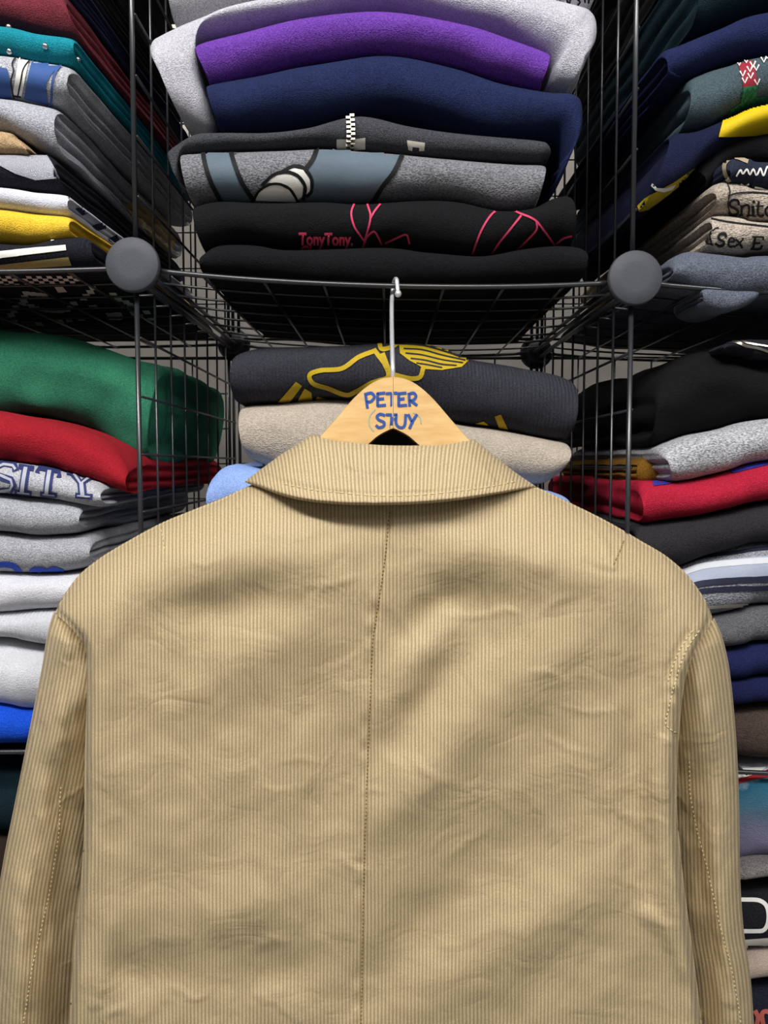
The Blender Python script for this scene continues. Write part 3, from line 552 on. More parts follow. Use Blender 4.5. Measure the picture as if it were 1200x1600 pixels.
garment(SW, 'navy sweatshirt, lower of two, lying on the brown one', 'sweatshirt', GS, [(1072,1072),(1084,1063),(1130,1064),(1160,1062),(1200,1057),(1400,1053),(E,1049)], [(1078,1098),(1090,1104),(1130,1104),(1160,1102),(1200,1098),(1400,1095),(E,1092)], fabric('#12163a', '#1c214a'), Y0=-.004, rx=.012)
garment(SW, 'dark brown sweatshirt at the bottom of the lower right cube', 'sweatshirt', GS, [(1078,1116),(1090,1105),(1130,1105),(1160,1103),(1200,1099),(1400,1096),(E,1093)], [(1080,1168),(1092,1176),(1130,1180),(1160,1182),(1200,1185),(1400,1187),(E,1178)], fabric('#3e322d', '#524640'), Y0=-.003, rx=.012)
g = garment(SW, 'tie-dye sweatshirt fading from teal to lilac, top of the bottom right cube', 'sweatshirt', GT, [(1092,1212),(1104,1200),(1155,1197),(1200,1196),(1400,1196),(E,1196)], [(1096,1344),(1108,1352),(1155,1352),(1200,1348),(1400,1346),(E,1344)], tie_dye(), Y0=-.003, rx=.012)
TD = g
polys(g, [[(1148,1218),(1192,1206),(1206,1200),(1206,1214),(1180,1218),(1150,1226)]], INK('#8c1620'), name='red_patch')
polys(g, [[(1148,1202),(1198,1199),(1184,1209),(1148,1219)]], wht2, name='white_patch')
garment(SW, 'fuzzy grey sweatshirt edge under the tie-dye one', 'sweatshirt', GT, [(1096,1358),(1108,1352),(1155,1353),(1200,1349),(1400,1347),(E,1345)], [(1096,1366),(1108,1371),(1155,1371),(1200,1369),(1400,1367),(E,1364)], fabric('#6a6664', '#94908e', heather=.5, bump=.9), Y0=-.006, rx=.008)
g = garment(SW, 'black sweatshirt with a white outlined letter and white hem', 'sweatshirt', GT, [(1096,1382),(1108,1371),(1155,1372),(1200,1370),(1400,1368),(E,1365)], [(1098,1476),(1110,1483),(1155,1484),(1200,1480),(1400,1478),(E,1474)], fabric('#17181c', '#24252a'), Y0=-.003, rx=.012)
strokes(g, [[(1150,1406),(1166,1406),(1185,1407),(1196,1414),(1200,1426),(1199,1442),(1193,1452),(1182,1454),(1150,1454)]], 6.5, wht, name='letter')
polys(g, [[(1150,1468),(1206,1464),(1206,1479),(1150,1482)]], wht2, name='white_hem')
garment(SW, 'pinkish beige sweatshirt below the white hemmed black one', 'sweatshirt', GT, [(1098,1494),(1110,1484),(1155,1485),(1200,1481),(1400,1479),(E,1475)], [(1100,1520),(1112,1526),(1155,1527),(1200,1524),(1400,1522),(E,1520)], fabric('#a8968a', '#baa89c', heather=.15), Y0=-.003, rx=.012)
g = garment(SW, 'blue-black sweatshirt with salmon red letters at the bottom right of the photo', 'sweatshirt', GT, [(1100,1538),(1112,1527),(1155,1528),(1200,1525),(1400,1523),(E,1521)], [(1100,1626),(1112,1634),(1155,1634),(1200,1632),(1400,1630),(E,1628)], fabric('#171922', '#242734'), Y0=-.003, rx=.012)
strokes(g, [[(1180,1580),(1184,1590),(1180,1606)], [(1192,1600),(1190,1584),(1198,1580),(1206,1586)]], 7, INK('#a8544a'), name='lettering')
for lb, h, a, b in (('grey', '#77787c', 1634, 1740), ('forest green', '#23382c', 1740, 1846)):
    garment(SW, f'{lb} sweatshirt low in the bottom right cube', 'sweatshirt', GT, [(1100,a+12),(1112,a),(1155,a),(1400,a),(E,a)], [(1100,b-8),(1112,b),(1155,b),(1400,b),(E,b-4)], fabric(h), Y0=.0, rx=.012)
# ------------------------------------------------------------------ hanger
YH = -.058
hanger = empty('coat_hanger', at(614, 700, YH))
tag(hanger, 'light wooden coat hanger with blue handwriting hung from the shelf bar', 'coat hanger')
mw, nt, p, N, L = nodes('varnished wood')
tc = N('ShaderNodeTexCoord'); mp = N('ShaderNodeMapping'); mp.inputs['Scale'].default_value = (18, 18, 90); mp.inputs['Rotation'].default_value = (0, .5, 0)
nz = N('ShaderNodeTexNoise'); nz.inputs['Scale'].default_value = 3; nz.inputs['Detail'].default_value = 6
cr = N('ShaderNodeValToRGB'); cr.color_ramp.elements[0].position = .3; cr.color_ramp.elements[0].color = lin('#cfa56a'); cr.color_ramp.elements[1].position = .7; cr.color_ramp.elements[1].color = lin('#e0bb82')
L(tc.outputs['Object'], mp.inputs['Vector']); L(mp.outputs['Vector'], nz.inputs['Vector']); L(nz.outputs['Fac'], cr.inputs['Fac']); L(cr.outputs['Color'], p.inputs['Base Color'])
p.inputs['Roughness'].default_value = .35; p.inputs['Coat Weight'].default_value = .3
def wood_arm(name, outline, th):
    """outline in px; a solid with a rounded edge"""
    k = np.array(outline, float)
    c = k.mean(0); vs = []; n = len(k)
    d = np.roll(k, -1, 0)-np.roll(k, 1, 0); d /= np.linalg.norm(d, axis=1)[:, None]
    area = np.sum(k[:,0]*np.roll(k[:,1], -1)-np.roll(k[:,0], -1)*k[:,1])
    nr = np.stack([d[:,1], -d[:,0]], 1)*(-1 if area > 0 else 1)
    lv = [(-th, 1.3), (-th*.85, .5), (-th*.5, .1), (0, 0), (th*.5, .1), (th*.85, .5), (th, 1.3)]
    for y, ins in lv:
        q = k+nr*ins
        for x_, y_ in q:
            w = at(x_, y_, YH); w.y += y; vs.append(w)
    f = [(i*n+j, i*n+(j+1) % n, (i+1)*n+(j+1) % n, (i+1)*n+j) for i in range(len(lv)-1) for j in range(n)]
    bm = bmesh.new(); bv = [bm.verts.new(v) for v in vs]
    for q in f: bm.faces.new([bv[i] for i in q])
    bm.faces.new(bv[:n]); bm.faces.new(bv[-n:][::-1])
    bmesh.ops.recalc_face_normals(bm, faces=bm.faces[:])
    bm.verts.index_update(); V = [v.co.copy() for v in bm.verts]; Fc = [[v.index for v in q.verts] for q in bm.faces]; bm.free()
    o = link(name, V, Fc, mw, hanger, smooth=False)
    BVH[o.name] = BVHTree.FromPolygons(V, Fc)
    return o
topR = spline([(613.3,590),(632,593),(652,603),(676,624),(702,654),(732,688),(768,730),(830,788),(905,832),(958,856)], np.linspace(0, 1, 46))
botR = spline([(958,872),(930,874),(860,846),(780,796),(705,738),(655,698),(636,682),(613.3,670)], np.linspace(0, 1, 34))
armR = wood_arm('arm', [tuple(q) for q in topR]+[tuple(q) for q in botR], .0085)
armL = wood_arm('arm', [(1228.4-x, y) for x, y in topR]+[(1228.4-x, y) for x, y in botR], .0085)
chrome = plain('#dcdce0', .3, .55, .8, name='chrome wire')
m = MB()
hp = [at(614, 600, YH), at(613.5, 570, YH), at(612.5, 530, -.040), at(612, 490, -.012), at(612.5, 466, .003), at(614, 452, .0062)]
b = at(618, 447, .0); top_z = shelf_z(b.x, 2)+.0019
hk = [Vector(q) for q in spline([tuple(v) for v in hp]+[(b.x-.0012, .0045, top_z+.0015), (b.x, 0, top_z+.0028), (b.x+.0008, -.0048, top_z+.0012), (b.x+.0012, -.0068, top_z-.0035), tuple(at(622, 459, -.0085))], np.linspace(0, 1, 60))]
m.tube(hk, .00155, 10)
m.build('hook', chrome, hanger)
m = MB(); q = hk[-1]; m.lathe(q, (0, 0, 1), [(.0004, -.0026), (.0018, -.0019), (.0026, 0), (.0018, .0019), (.0004, .0026)], 16)
m.build('hook_tip', chrome, hanger)
blue = plain('#2b4f96', .6, 0, .3, bump=0, bscale=600, name='marker ink')
WR = [[(571,615),(574,650-13)], [(571,616),(580,614),(585,620),(580,627),(573,628)], [(590,615),(590,634)], [(590,615),(601,614)], [(590,624),(599,623)], [(590,634),(602,633)], [(604,615),(620,614)], [(612,615),(612,634)],
      [(623,615),(623,634)], [(623,615),(634,614)], [(623,624),(631,623)], [(623,634),(635,633)], [(639,616),(640,634)], [(638,616),(646,614),(650,619),(646,625),(640,626)], [(642,626),(651,633)],
      [(601,649),(594,647),(589,651),(592,656),(600,660),(599,666),(592,668),(588,665)], [(604,648),(620,648)], [(612,648),(611,669)], [(618,655),(611,656)], [(619,649),(619,662),(625,668),(632,665),(634,648)], [(638,648),(643,658)], [(651,648),(645,658),(640,669)]]
def on_hanger(strokes_, w, mat, name, off):
    for arm, lo, hi in ((armL, 0, 614), (armR, 614, 2000)):
        bm = bm_strokes(strokes_, w)
        bmesh.ops.bisect_plane(bm, geom=bm.verts[:]+bm.edges[:]+bm.faces[:], plane_co=(614.2, 0, 0), plane_no=(1, 0, 0), clear_inner=lo > 0, clear_outer=lo == 0)
        if not bm.faces: bm.free(); continue
        o = project(arm, name, bm, mat, off=off, step=8)
        if o: o.parent = arm
on_hanger(WR, 4.4, blue, 'handwriting', .0004)
on_hanger([[(586,640),(578,650),(577,664),(584,674)], [(646,645),(656,652),(658,662)]], 1.6, plain('#8fae9c', .6, name='faded ink'), 'faded_mark', .0003)
# ------------------------------------------------------------------ jacket
def cord_mat():
    m, nt, p, N, L = nodes('needlecord')
    uv = N('ShaderNodeUVMap'); sx = N('ShaderNodeSeparateXYZ'); L(uv.outputs['UV'], sx.inputs[0])
    tc = N('ShaderNodeTexCoord')
    nz = N('ShaderNodeTexNoise'); nz.inputs['Scale'].default_value = 60; nz.inputs['Detail'].default_value = 3; L(tc.outputs['Object'], nz.inputs['Vector'])
    nw = N('ShaderNodeTexNoise'); nw.inputs['Scale'].default_value = 14; L(tc.outputs['Object'], nw.inputs['Vector'])
    a = N('ShaderNodeMath'); a.operation = 'MULTIPLY_ADD'; a.inputs[1].default_value = .0016; L(nw.outputs['Fac'], a.inputs[0]); L(sx.outputs['X'], a.inputs[2])
    f = N('ShaderNodeMath'); f.operation = 'MULTIPLY'; f.inputs[1].default_value = 2*math.pi/.0024; L(a.outputs[0], f.inputs[0])
    s = N('ShaderNodeMath'); s.operation = 'SINE'; L(f.outputs[0], s.inputs[0])
    r = N('ShaderNodeMapRange'); r.inputs[1].default_value = -1; r.inputs[2].default_value = .7; L(s.outputs[0], r.inputs[0])
    # yarn breakup along the ribs
    mp = N('ShaderNodeMapping'); mp.inputs['Scale'].default_value = (2200, 900, 1); L(uv.outputs['UV'], mp.inputs['Vector'])
    yn = N('ShaderNodeTexNoise'); yn.inputs['Scale'].default_value = 1; yn.inputs['Detail'].default_value = 1; L(mp.outputs['Vector'], yn.inputs['Vector'])
    mx = N('ShaderNodeMix'); mx.data_type = 'RGBA'; mx.inputs[6].default_value = lin(CORD[0]); mx.inputs[7].default_value = lin(CORD[1]); L(r.outputs[0], mx.inputs[0])
    m2 = N('ShaderNodeMix'); m2.data_type = 'RGBA'; m2.blend_type = 'MULTIPLY'; m2.inputs[0].default_value = 1
    yr = N('ShaderNodeMapRange'); yr.inputs[1].default_value = .3; yr.inputs[2].default_value = .7; yr.inputs[3].default_value = .84; yr.inputs[4].default_value = 1.12; L(yn.outputs['Fac'], yr.inputs[0])
    L(mx.outputs[2], m2.inputs[6]); L(yr.outputs[0], m2.inputs[7])
    L(m2.outputs[2], p.inputs['Base Color'])
    p.inputs['Roughness'].default_value = .62; p.inputs['Specular IOR Level'].default_value = .3
    p.inputs['Sheen Weight'].default_value = .04
    b1 = N('ShaderNodeBump'); b1.inputs['Strength'].default_value = .4; b1.inputs['Distance'].default_value = .0008; L(r.outputs[0], b1.inputs['Height'])
    # fine creases
    n2 = N('ShaderNodeTexNoise'); n2.inputs['Scale'].default_value = 26; n2.inputs['Detail'].default_value = 5; n2.inputs['Distortion'].default_value = 1.2
    m3 = N('ShaderNodeMapping'); m3.inputs['Scale'].default_value = (.9, 1, 1.1); L(tc.outputs['Object'], m3.inputs['Vector']); L(m3.outputs['Vector'], n2.inputs['Vector'])
    ab = N('ShaderNodeMath'); ab.operation = 'SUBTRACT'; ab.inputs[1].default_value = .5; L(n2.outputs['Fac'], ab.inputs[0])
    ab2 = N('ShaderNodeMath'); ab2.operation = 'ABSOLUTE'; L(ab.outputs[0], ab2.inputs[0])
    vo = N('ShaderNodeTexVoronoi'); vo.feature = 'DISTANCE_TO_EDGE'; vo.inputs['Scale'].default_value = 15
    ds = N('ShaderNodeVectorMath'); ds.operation = 'MULTIPLY_ADD'; n4 = N('ShaderNodeTexNoise'); n4.inputs['Scale'].default_value = 18; n4.inputs['Detail'].default_value = 3
    L(tc.outputs['Object'], n4.inputs['Vector']); L(n4.outputs['Color'], ds.inputs[0]); ds.inputs[1].default_value = (.09, .09, .09); L(tc.outputs['Object'], ds.inputs[2]); L(ds.outputs[0], vo.inputs['Vector'])
    ed = N('ShaderNodeMapRange'); ed.interpolation_type = 'SMOOTHSTEP'; ed.inputs[1].default_value = 0; ed.inputs[2].default_value = .11; ed.inputs[3].default_value = 1; ed.inputs[4].default_value = 0; L(vo.outputs['Distance'], ed.inputs[0])
    mk = N('ShaderNodeTexNoise'); mk.inputs['Scale'].default_value = 9; mk.inputs['Detail'].default_value = 2; L(tc.outputs['Object'], mk.inputs['Vector'])
    mr = N('ShaderNodeMapRange'); mr.inputs[1].default_value = .48; mr.inputs[2].default_value = .66; L(mk.outputs['Fac'], mr.inputs[0])
    em = N('ShaderNodeMath'); em.operation = 'MULTIPLY'; L(ed.outputs[0], em.inputs[0]); L(mr.outputs[0], em.inputs[1])
    b3 = N('ShaderNodeBump'); b3.inputs['Strength'].default_value = .6; b3.inputs['Distance'].default_value = .0011; L(em.outputs[0], b3.inputs['Height']); L(b1.outputs['Normal'], b3.inputs['Normal'])
    b2 = N('ShaderNodeBump'); b2.inputs['Strength'].default_value = .5; b2.inputs['Distance'].default_value = .0035; L(ab2.outputs[0], b2.inputs['Height']); L(b3.outputs['Normal'], b2.inputs['Normal'])
    L(b2.outputs['Normal'], p.inputs['Normal'])
    return m
CORD = ('#968463', '#bda984')
cord = cord_mat()
YM = -.060
jacket = empty('jacket', at(612, 760, YM))
tag(jacket, 'tan needlecord jacket hanging back-first on the wooden hanger', 'jacket')
def set_uv(o, uvs):
    me = o.data; l = me.uv_layers.new(name='UVMap')
    for lp in me.loops: l.data[lp.index].uv = uvs[lp.vertex_index]
def seam_x(y): return np.interp(y, [780,890,1000,1120,1250,1420,1600,1800], [612,600,583,578,573,568,565,562])
def ridge(x, y, pts, w, amp):
    """a soft fold running along a px path"""
    k = np.asarray(pts, float); best = np.full(x.shape, 1e9); tt = np.zeros(x.shape)
    n = len(k)-1
    for i in range(n):
        a, b = k[i], k[i+1]; d = b-a
        t = np.clip(((x-a[0])*d[0]+(y-a[1])*d[1])/(d@d), 0, 1)
        q = np.hypot(x-a[0]-t*d[0], y-a[1]-t*d[1])
        m = q < best; best = np.where(m, q, best); tt = np.where(m, (i+t)/n, tt)
    return amp*np.exp(-(best/w)**2)*(np.sin(math.pi*np.clip(tt*.9+.05, 0, 1))**.5)
def folds(x, y):
    h = np.zeros(x.shape)
    R = lambda pts, w, a: ridge(x, y, pts, w, a)
    h += R([(150,890),(300,868),(450,880),(560,900)], 55, .006)          # shoulder blades
    h += R([(680,865),(800,880),(950,880),(1070,900)], 55, .006)
    h += R([(230,960),(350,950),(470,935)], 34, -.0035)
    h += R([(640,985),(690,945),(760,925)], 38, -.006)                   # hollows beside the centre seam
    h += R([(600,1180),(640,1120),(700,1040),(760,970)], 34, -.003)
    h += R([(600,1120),(650,1040),(720,950)], 30, .003)
    h += R([(640,1260),(720,1150),(820,1050),(950,960)], 55, .0055)
    h += R([(580,1540),(660,1440),(740,1370),(860,1290)], 50, -.005)
    h += R([(660,1590),(760,1490),(880,1420),(1000,1390)], 55, .004)
    h += R([(560,1330),(640,1240),(700,1180)], 40, .003)
    h += R([(330,1060),(430,1010),(540,960)], 45, .0035)
    h += R([(480,1060),(520,1160),(530,1300)], 45, -.0035)
    h += R([(300,1450),(400,1420),(470,1390)], 40, .004)
    h += R([(150,1480),(220,1520),(330,1520)], 40, -.004)
    h += R([(180,1400),(170,1470),(150,1560)], 22, .003)
    h += R([(330,1560),(420,1520),(520,1500)], 38, -.003)
    h += R([(170,920),(160,1050),(160,1200)], 26, .003)
    h += R([(1010,940),(1000,1040),(985,1200),(1000,1400)], 26, -.004)   # beside the right armhole
    h += R([(1045,1080),(1030,1200),(1035,1330),(1060,1450)], 20, .004)
    h += R([(1000,1420),(1040,1450),(1070,1520)], 14, .0025)
    for k, (x0, y0, x1, y1, w, a) in enumerate([(690,960,800,955,5,.0010),(830,1050,880,1060,5,.0010),(880,1105,960,1110,4,.0009),(905,865,985,880,5,.0012),(905,880,980,893,5,-.0012),(770,955,810,958,4,.001),(480,915,560,900,5,.0009),(255,842,350,850,5,.0012),(300,880,340,876,4,.001),(440,1190,500,1192,5,.0008),(520,1040,560,1020,5,.0009),(395,1480,455,1470,9,.0016),(640,1180,690,1220,8,.0012),(700,1340,760,1300,6,.0008),(850,1150,930,1180,5,.0008),(560,1240,600,1238,5,.0008),(530,1340,575,1360,6,.0012),(840,960,900,930,6,.0010),(330,700,420,745,8,.0)]):
        h += R([(x0, y0), ((x0+x1)/2, (y0+y1)/2+(-1)**k*6), (x1, y1)], w, a*.6)
    return h
def noise_arr(x, y, f, seed): return np.array([noise.noise(Vector((a*f, b*f, seed))) for a, b in zip(x.ravel(), y.ravel())]).reshape(x.shape)
topP = [(86,958),(92,944),(100,930),(113,911),(130,892),(160,869),(200,845),(250,818),(300,797),(350,777),(395,757),(440,744),(520,735),(615,731),(710,736),(790,746),(838,761),(900,790),(950,815),(1000,844),(1040,868),(1072,896),(1096,928),(1108,950),(1114,968)]
leftP = [(86,958),(112,984),(131,1014),(134,1060),(132,1180),(131,1300),(124,1400),(114,1500),(108,1600),(98,1780)]
rightP = [(1114,968),(1098,1000),(1080,1040),(1070,1080),(1064,1130),(1060,1180),(1058,1260),(1068,1375),(1082,1480),(1097,1600),(1118,1780)]
def arc(k, n):
    """resample a px path evenly by length"""
    k = spline(k, np.linspace(0, 1, 600)); s = np.concatenate([[0], np.cumsum(np.hypot(*np.diff(k, axis=0).T))]); t = np.linspace(0, s[-1], n)
    return np.stack([np.interp(t, s, k[:,0]), np.interp(t, s, k[:,1])], 1)
NU, NV = 300, 250
T = arc(topP, NU+1)
# keep columns vertical: even in x
tp = spline(topP, np.linspace(0, 1, 2000)); xs = np.linspace(86, 1114, NU+1)
T = np.stack([xs, np.interp(xs, tp[:,0], tp[:,1])], 1)
Lf = arc(leftP, NV+1); Rg = arc(rightP, NV+1)
B = np.stack([np.linspace(98, 1118, NU+1), np.full(NU+1, 1780.)], 1)
u = np.linspace(0, 1, NU+1)[None, :, None]; v = np.linspace(0, 1, NV+1)[:, None, None]
C = (1-v)*T[None]+v*B[None]+(1-u)*Lf[:, None]+u*Rg[:, None]-((1-u)*(1-v)*T[0]+u*(1-v)*T[-1]+(1-u)*v*B[0]+u*v*B[-1])
X, Y = C[..., 0], C[..., 1]
mpx = .52/F
topy = np.interp(X, tp[:,0], tp[:,1])
eT = np.maximum(0, Y-topy)*mpx
lx = np.interp(Y, Lf[:,1], Lf[:,0]); rx_ = np.interp(Y, Rg[:,1], Rg[:,0])
eL = np.where(Y > 958, np.maximum(0, X-lx), 1e3)*mpx; eR = np.where(Y > 968, np.maximum(0, rx_-X), 1e3)*mpx
rd = lambda e, w: np.sqrt(np.clip(1-(1-np.clip(e/w, 0, 1))**2, 0, 1))
shape = rd(eT, .055)*.85+.15*rd(eT, .012)
shape = np.minimum(shape, 1)*rd(eL, .006)*rd(eR, .006)
H = folds(X, Y)*np.minimum(1, eT/.02)
H += noise_arr(X, Y, 1/90, 3.1)*.0018+noise_arr(X, Y, 1/35, 8.2)*.0006
sx_ = seam_x(Y); dd = X-sx_
H += np.where(dd > 0, .0007, 0)*np.clip(dd/3, 0, 1)-.0009*np.exp(-((dd-1)/3.0)**2)
H += .0009*np.exp(-((dd+8)/7)**2)*(.4+.6*np.sin(Y/9+2*np.sin(Y/31)))          # pucker beside the seam
bx = np.interp(Y, [980,1010,1050,1090,1130,1160], [1098,1078,1060,1052,1050,1052])
H += .0016*np.exp(-((X-bx-6)/16)**2)*((Y > 975) & (Y < 1165))*(.5+.5*np.sin(Y/6.5+2*np.sin(Y/19)))
H += -.0014*np.exp(-((X-bx+16)/6)**2)*((Y > 985) & (Y < 1150))
for sxx, syy0, syy1 in ((252, 818, 868), (972, 836, 892)):                         # shoulder seam steps
    H += np.where((Y > syy0-10) & (Y < syy1), .0008*np.exp(-((X-sxx-(Y-syy0)*(.05 if sxx < 600 else -.25))/4)**2), 0)
Tb = .048+.006*np.clip((Y-900)/700, 0, 1)
Yb = YM-shape*Tb-H*shape*1.2
Yf = YM+rd(eT, .04)*rd(eL, .016)*rd(eR, .016)*.036
back = at_np(X.ravel(), Y.ravel(), YM); front = back.copy()
back[:,1] = Yb.ravel(); front[:,1] = Yf.ravel()
# the back bulges toward the viewer; hold its image place
adj = at_np(X.ravel(), Y.ravel(), Yb.ravel()); wgt = np.clip(shape.ravel(), 0, 1)[:, None]
back = adj
W1 = NU+1; nb = len(back)
faces = []
for j in range(NV):
    for i in range(NU):
        a = j*W1+i; faces.append((a, a+W1, a+W1+1, a+1))
        a += nb; faces.append((a, a+1, a+W1+1, a+W1))
for j in range(NV):
    a = j*W1; faces.append((a, nb+a, nb+a+W1, a+W1)); a = j*W1+NU; faces.append((a, a+W1, nb+a+W1, nb+a))
for i in range(NU):
    faces.append((i, i+1, nb+i+1, nb+i)); a = NV*W1+i; faces.append((a, nb+a, nb+a+1, a+1))
allv = np.concatenate([back, front])
body = link('body', allv, faces, cord, jacket)
uvx = (X-np.where(dd > 0, 0, 1.5))*mpx
uvb = np.stack([uvx.ravel(), Y.ravel()*mpx], 1); set_uv(body, np.concatenate([uvb, uvb]))
BVH[body.name] = BVHTree.FromPolygons([Vector(x) for x in back], [f for f in faces if max(f) < nb])
def sleeve(outer, inner, yc, tb, seam, sgn):
    NS, NR = 150, 64
    O = arc(outer, NS+1); I = arc(inner, NS+1)
    V = []; UV = []
    for s in range(NS+1):
        t = s/NS
        for k in range(NR):
            q = 2*math.pi*k/NR
            cc, ss = math.cos(q), math.sin(q)
            w = .5-.5*cc                                    # 0 outer edge .. 1 inner edge
            px = O[s]*(1-w)+I[s]*w
            yk = yc(t)-(tb*abs(ss)**.8*(1 if ss > 0 else -1))*((1.3-(.3+1.4*min(1, max(0, (t-.16)/.2)))*max(0, w-.28)/.72) if ss > 0 else 1)*(min(1, t/.06+.25))
            h = 0
            if ss > 0:
                sxp = seam(px[1]); d = (px[0]-sxp)*sgn
                h += .0012*math.exp(-((d-7)/6)**2)*(.5+.5*math.sin(px[1]/7+math.sin(px[1]/23)*2)) - .0018*math.exp(-(d/3)**2)
                h += .0065*noise.noise(Vector((px[0]/42+sgn*5, px[1]/120, 4.4)))+.0022*noise.noise(Vector((px[0]/20, px[1]/40, 1.4)))
                a = px[1]; 
                h += .004*math.sin((px[0]-O[s][0])*sgn*-1/22+a/90)*math.exp(-((a-1130)/150)**2)
            V.append(at_np([px[0]], [px[1]], [yk])[0]*1.0 if False else Vector((*at(px[0], px[1], yk-h*max(0, ss)),)))
            arcl = w*np.linalg.norm(O[s]-I[s])
            UV.append((arcl*mpx*1.0+(0 if ss >= 0 else .3), px[1]*mpx))
    f = [(s*NR+k, (s+1)*NR+k, (s+1)*NR+(k+1) % NR, s*NR+(k+1) % NR) for s in range(NS) for k in range(NR)]
    f += [tuple(range(NR)), tuple(NS*NR+k for k in range(NR))[::-1]]
    o = link('sleeve', [tuple(q) for q in V], f, cord, jacket); set_uv(o, UV)
    BVH[o.name] = BVHTree.FromPolygons([Vector(q) for q in V], f)
    return o
seamL = lambda y: np.interp(y, [950,1200,1300,1400,1500,1600,1780], [118,104,100,84,60,44,30])
seamR = lambda y: np.interp(y, [950,1080,1240,1300,1350,1450,1520,1590,1780], [1080,1062,1064,1076,1090,1112,1130,1142,1160])
sl = sleeve([(84,956),(74,990),(64,1050),(52,1110),(38,1180),(22,1260),(6,1340),(-6,1420),(-14,1520),(-18,1600),(-24,1790)],
            [(150,985),(172,1040),(176,1110),(174,1180),(168,1260),(160,1340),(152,1420),(146,1520),(140,1600),(130,1790)], lambda t: -.048, .026, seamL, -1)
sr = sleeve([(1116,966),(1128,994),(1139,1040),(1147,1110),(1152,1180),(1155,1260),(1156,1340),(1158,1400),(1163,1460),(1172,1520),(1178,1600),(1188,1790)],
            [(1060,990),(1040,1040),(1028,1110),(1024,1180),(1024,1260),(1030,1340),(1036,1400),(1044,1460),(1050,1520),(1058,1600),(1070,1790)], lambda t: -.048, .026, seamR, 1)
# collar
NCU, NCV = 200, 44
ct = arc([(481,683),(492,680),(515,687),(565,693),(615,696),(690,695),(725,689),(740,686)], NCU+1)
cb = arc([(382,753),(440,776),(490,786),(555,790.5),(640,789.5),(715,783),(790,771),(839,761)], NCU+1)
cl = arc([(481,683),(462,696),(438,711),(405,735),(382,753)], NCV+1); cr_ = arc([(740,686),(772,712),(808,740),(839,761)], NCV+1)
u = np.linspace(0, 1, NCU+1)[None, :, None]; v = np.linspace(0, 1, NCV+1)[:, None, None]
C = (1-v)*ct[None]+v*cb[None]+(1-u)*cl[:, None]+u*cr_[:, None]-((1-u)*(1-v)*ct[0]+u*(1-v)*ct[-1]+(1-u)*v*cb[0]+u*v*cb[-1])
CX, CYp = C[..., 0], C[..., 1]
U = np.broadcast_to(u[..., 0], CX.shape); Vv = np.broadcast_to(v[..., 0], CX.shape)
edge = np.sqrt(np.clip(1-np.abs(2*U-1)**3.2, 0, 1))
dep = (.032+.030*Vv**.8)*edge
hC = .002*noise_arr(CX, CYp*2.2, 1/60, 9.3)+.0008*noise_arr(CX, CYp, 1/18, 2.2)
for (a, b, c, d, w, am) in ((520,690,560,740,7,.0016),(490,720,520,745,7,-.0014),(600,720,625,770,9,.0012),(680,720,700,735,6,.001),(540,735,610,745,6,-.001),(440,745,500,752,6,.0012)):
    hC += ridge(CX, CYp, [(a, b), (c, d)], w, am)
st = .0012*np.exp(-((Vv-.80)/.04)**2)
rim = rd(1-Vv, .06)*.5+.5
Yo = YM-dep*rim-hC*edge+st*edge
roll = (1-rd(Vv, .16))*.012
Yo = Yo+roll
out = at_np(CX.ravel(), CYp.ravel(), Yo.ravel())
inn = at_np(CX.ravel(), CYp.ravel()+2*(1-Vv.ravel()), (Yo+.005+.004*edge).ravel())
W1 = NCU+1; nb2 = len(out); faces = []
for j in range(NCV):
    for i in range(NCU):
        a = j*W1+i; faces.append((a, a+W1, a+W1+1, a+1)); a += nb2; faces.append((a, a+1, a+W1+1, a+W1))
for j in range(NCV):
    a = j*W1; faces.append((a, nb2+a, nb2+a+W1, a+W1)); a = j*W1+NCU; faces.append((a, a+W1, nb2+a+W1, nb2+a))
for i in range(NCU):
    faces.append((i, i+1, nb2+i+1, nb2+i)); a = NCV*W1+i; faces.append((a, nb2+a, nb2+a+1, a+1))
collar = link('collar', np.concatenate([out, inn]), faces, cord, jacket)
uvc = np.stack([((CX-612)*(1-.10*(1-Vv))).ravel()*mpx, CYp.ravel()*mpx], 1); set_uv(collar, np.concatenate([uvc, uvc]))
BVH[collar.name] = BVHTree.FromPolygons([Vector(x) for x in out], [f for f in faces if max(f) < nb2])
# dark sheet standing in for shade inside the neck, behind the hanger notch
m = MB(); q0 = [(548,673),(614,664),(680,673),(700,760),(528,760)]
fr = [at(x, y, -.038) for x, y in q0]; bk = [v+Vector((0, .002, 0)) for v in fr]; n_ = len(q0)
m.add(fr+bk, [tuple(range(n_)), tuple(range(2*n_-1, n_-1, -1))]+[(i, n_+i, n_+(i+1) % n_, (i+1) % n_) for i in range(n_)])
nl = m.build('neck_shade_sheet', fabric('#2e2a26', heather=.15), jacket, smooth=False); nl['label'] = 'dark sheet for the shade inside the neck'
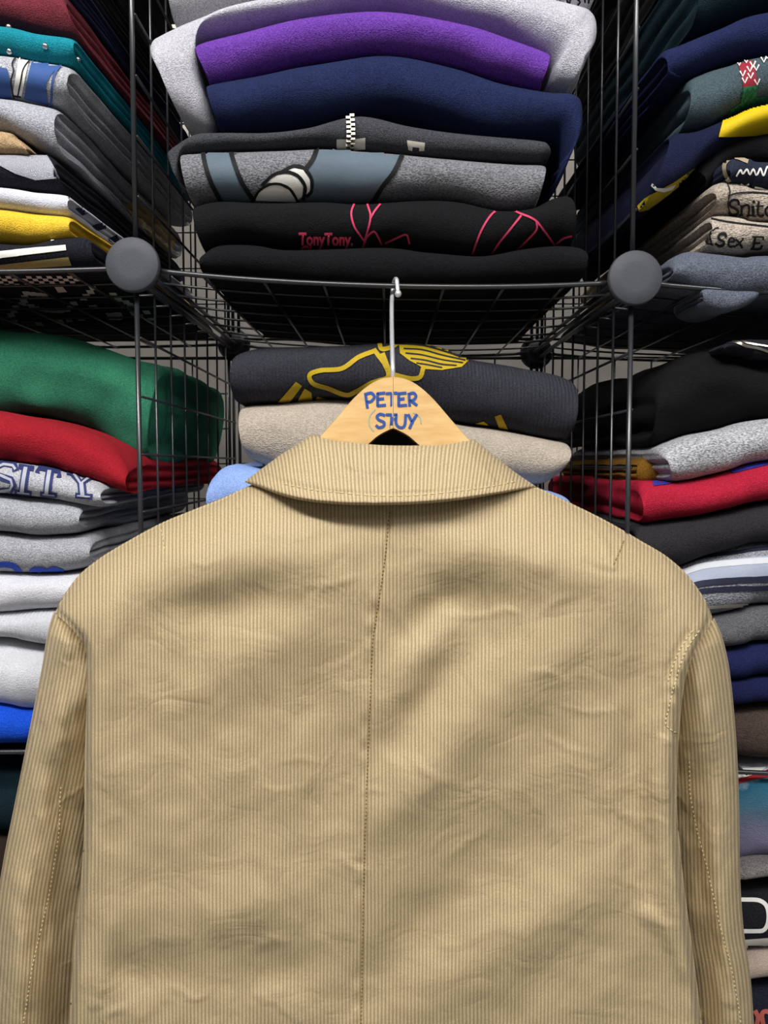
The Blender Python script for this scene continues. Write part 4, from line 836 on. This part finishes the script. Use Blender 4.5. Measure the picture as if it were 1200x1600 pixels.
# stitching
thread = plain('#8d7748', .8, name='thread'); thread_l = plain('#cdbb90', .8, name='thread')
def stitch(on, path, gap, ln, mat, r=.00042, name='stitching'):
    k = arc(path, 400); s = np.concatenate([[0], np.cumsum(np.hypot(*np.diff(k, axis=0).T))]); m = MB(); t = 0
    while t+ln < s[-1]:
        P = []
        for q in (t, t+ln/2, t+ln):
            c = cast(on, np.interp(q, s, k[:,0]), np.interp(q, s, k[:,1]), .0003)
            if c: P.append(c)
        if len(P) == 3: m.tube(P, r, 5)
        t += gap
    if m.v:
        o = m.build(name, mat, jacket); o.parent = on
stitch(body, [(seam_x(y)-1, y) for y in range(800, 1680, 20)], 6.0, 3.2, thread, .0004)
stitch(collar, [(530,770),(580,775),(640,775),(700,770)], 13, 7, thread_l, .00042)
stitch(collar, [(445,757),(490,766),(530,770)], 10, 5, thread_l, .00036)
stitch(collar, [(700,770),(760,762),(810,752)], 10, 5, thread_l, .00036)
stitch(body, [(1092,985),(1070,1020),(1052,1075),(1044,1110),(1040,1130),(1050,1142),(1062,1146)], 7, 4.4, thread_l, .00036)
stitch(body, [(1082,985),(1060,1020),(1044,1065)], 7, 4.4, thread_l, .00036)
stitch(body, [(252,828),(256,850),(258,866)], 7, 4, thread_l, .00036)
stitch(body, [(974,846),(966,866),(956,888)], 7, 4, thread, .0004)
stitch(sl, [(float(seamL(y))-8, y) for y in range(1230, 1680, 20)], 7, 4, thread_l, .00036)
stitch(sr, [(float(seamR(y))+14, y) for y in range(1190, 1680, 20)], 7, 4, thread_l, .00036)
# ------------------------------------------------------------------ light
def area(name, loc, sx_, sy_, power, target, col=(1, 1, 1)):
    l = bpy.data.lights.new(name, 'AREA'); l.shape = 'RECTANGLE'; l.size = sx_; l.size_y = sy_; l.energy = power; l.color = col
    o = bpy.data.objects.new(name, l); COL.objects.link(o); o.location = loc
    o.rotation_euler = (Vector(target)-Vector(loc)).to_track_quat('-Z', 'Y').to_euler(); return o
area('overhead_area_light', (-.3, -1.0, 2.37), 1.3, .25, 46, (0, -.2, 1.2), (1, .985, .97))
area('overhead_area_light', (.7, -.9, 2.37), .25, 1.2, 16, (.2, 0, 1.2), (1, .985, .97))
area('overhead_area_light', (0, .47, 2.37), 2.6, .08, 26, (0, .5, 0), (1, .985, .97))  # added rear lamp, brightens the wall seen through the shelf gaps
wd = bpy.data.worlds.new('world'); sc.world = wd; wd.use_nodes = True
bgn = wd.node_tree.nodes['Background']; bgn.inputs[0].default_value = (.93, .96, 1, 1); bgn.inputs[1].default_value = .21
vs = sc.view_settings; vs.view_transform = 'Standard'; vs.look = 'None'; vs.gamma = 1; vs.use_curve_mapping = False; vs.exposure = 0.0
for o in list(COL.objects):
    if '_o' in o: del o['_o']
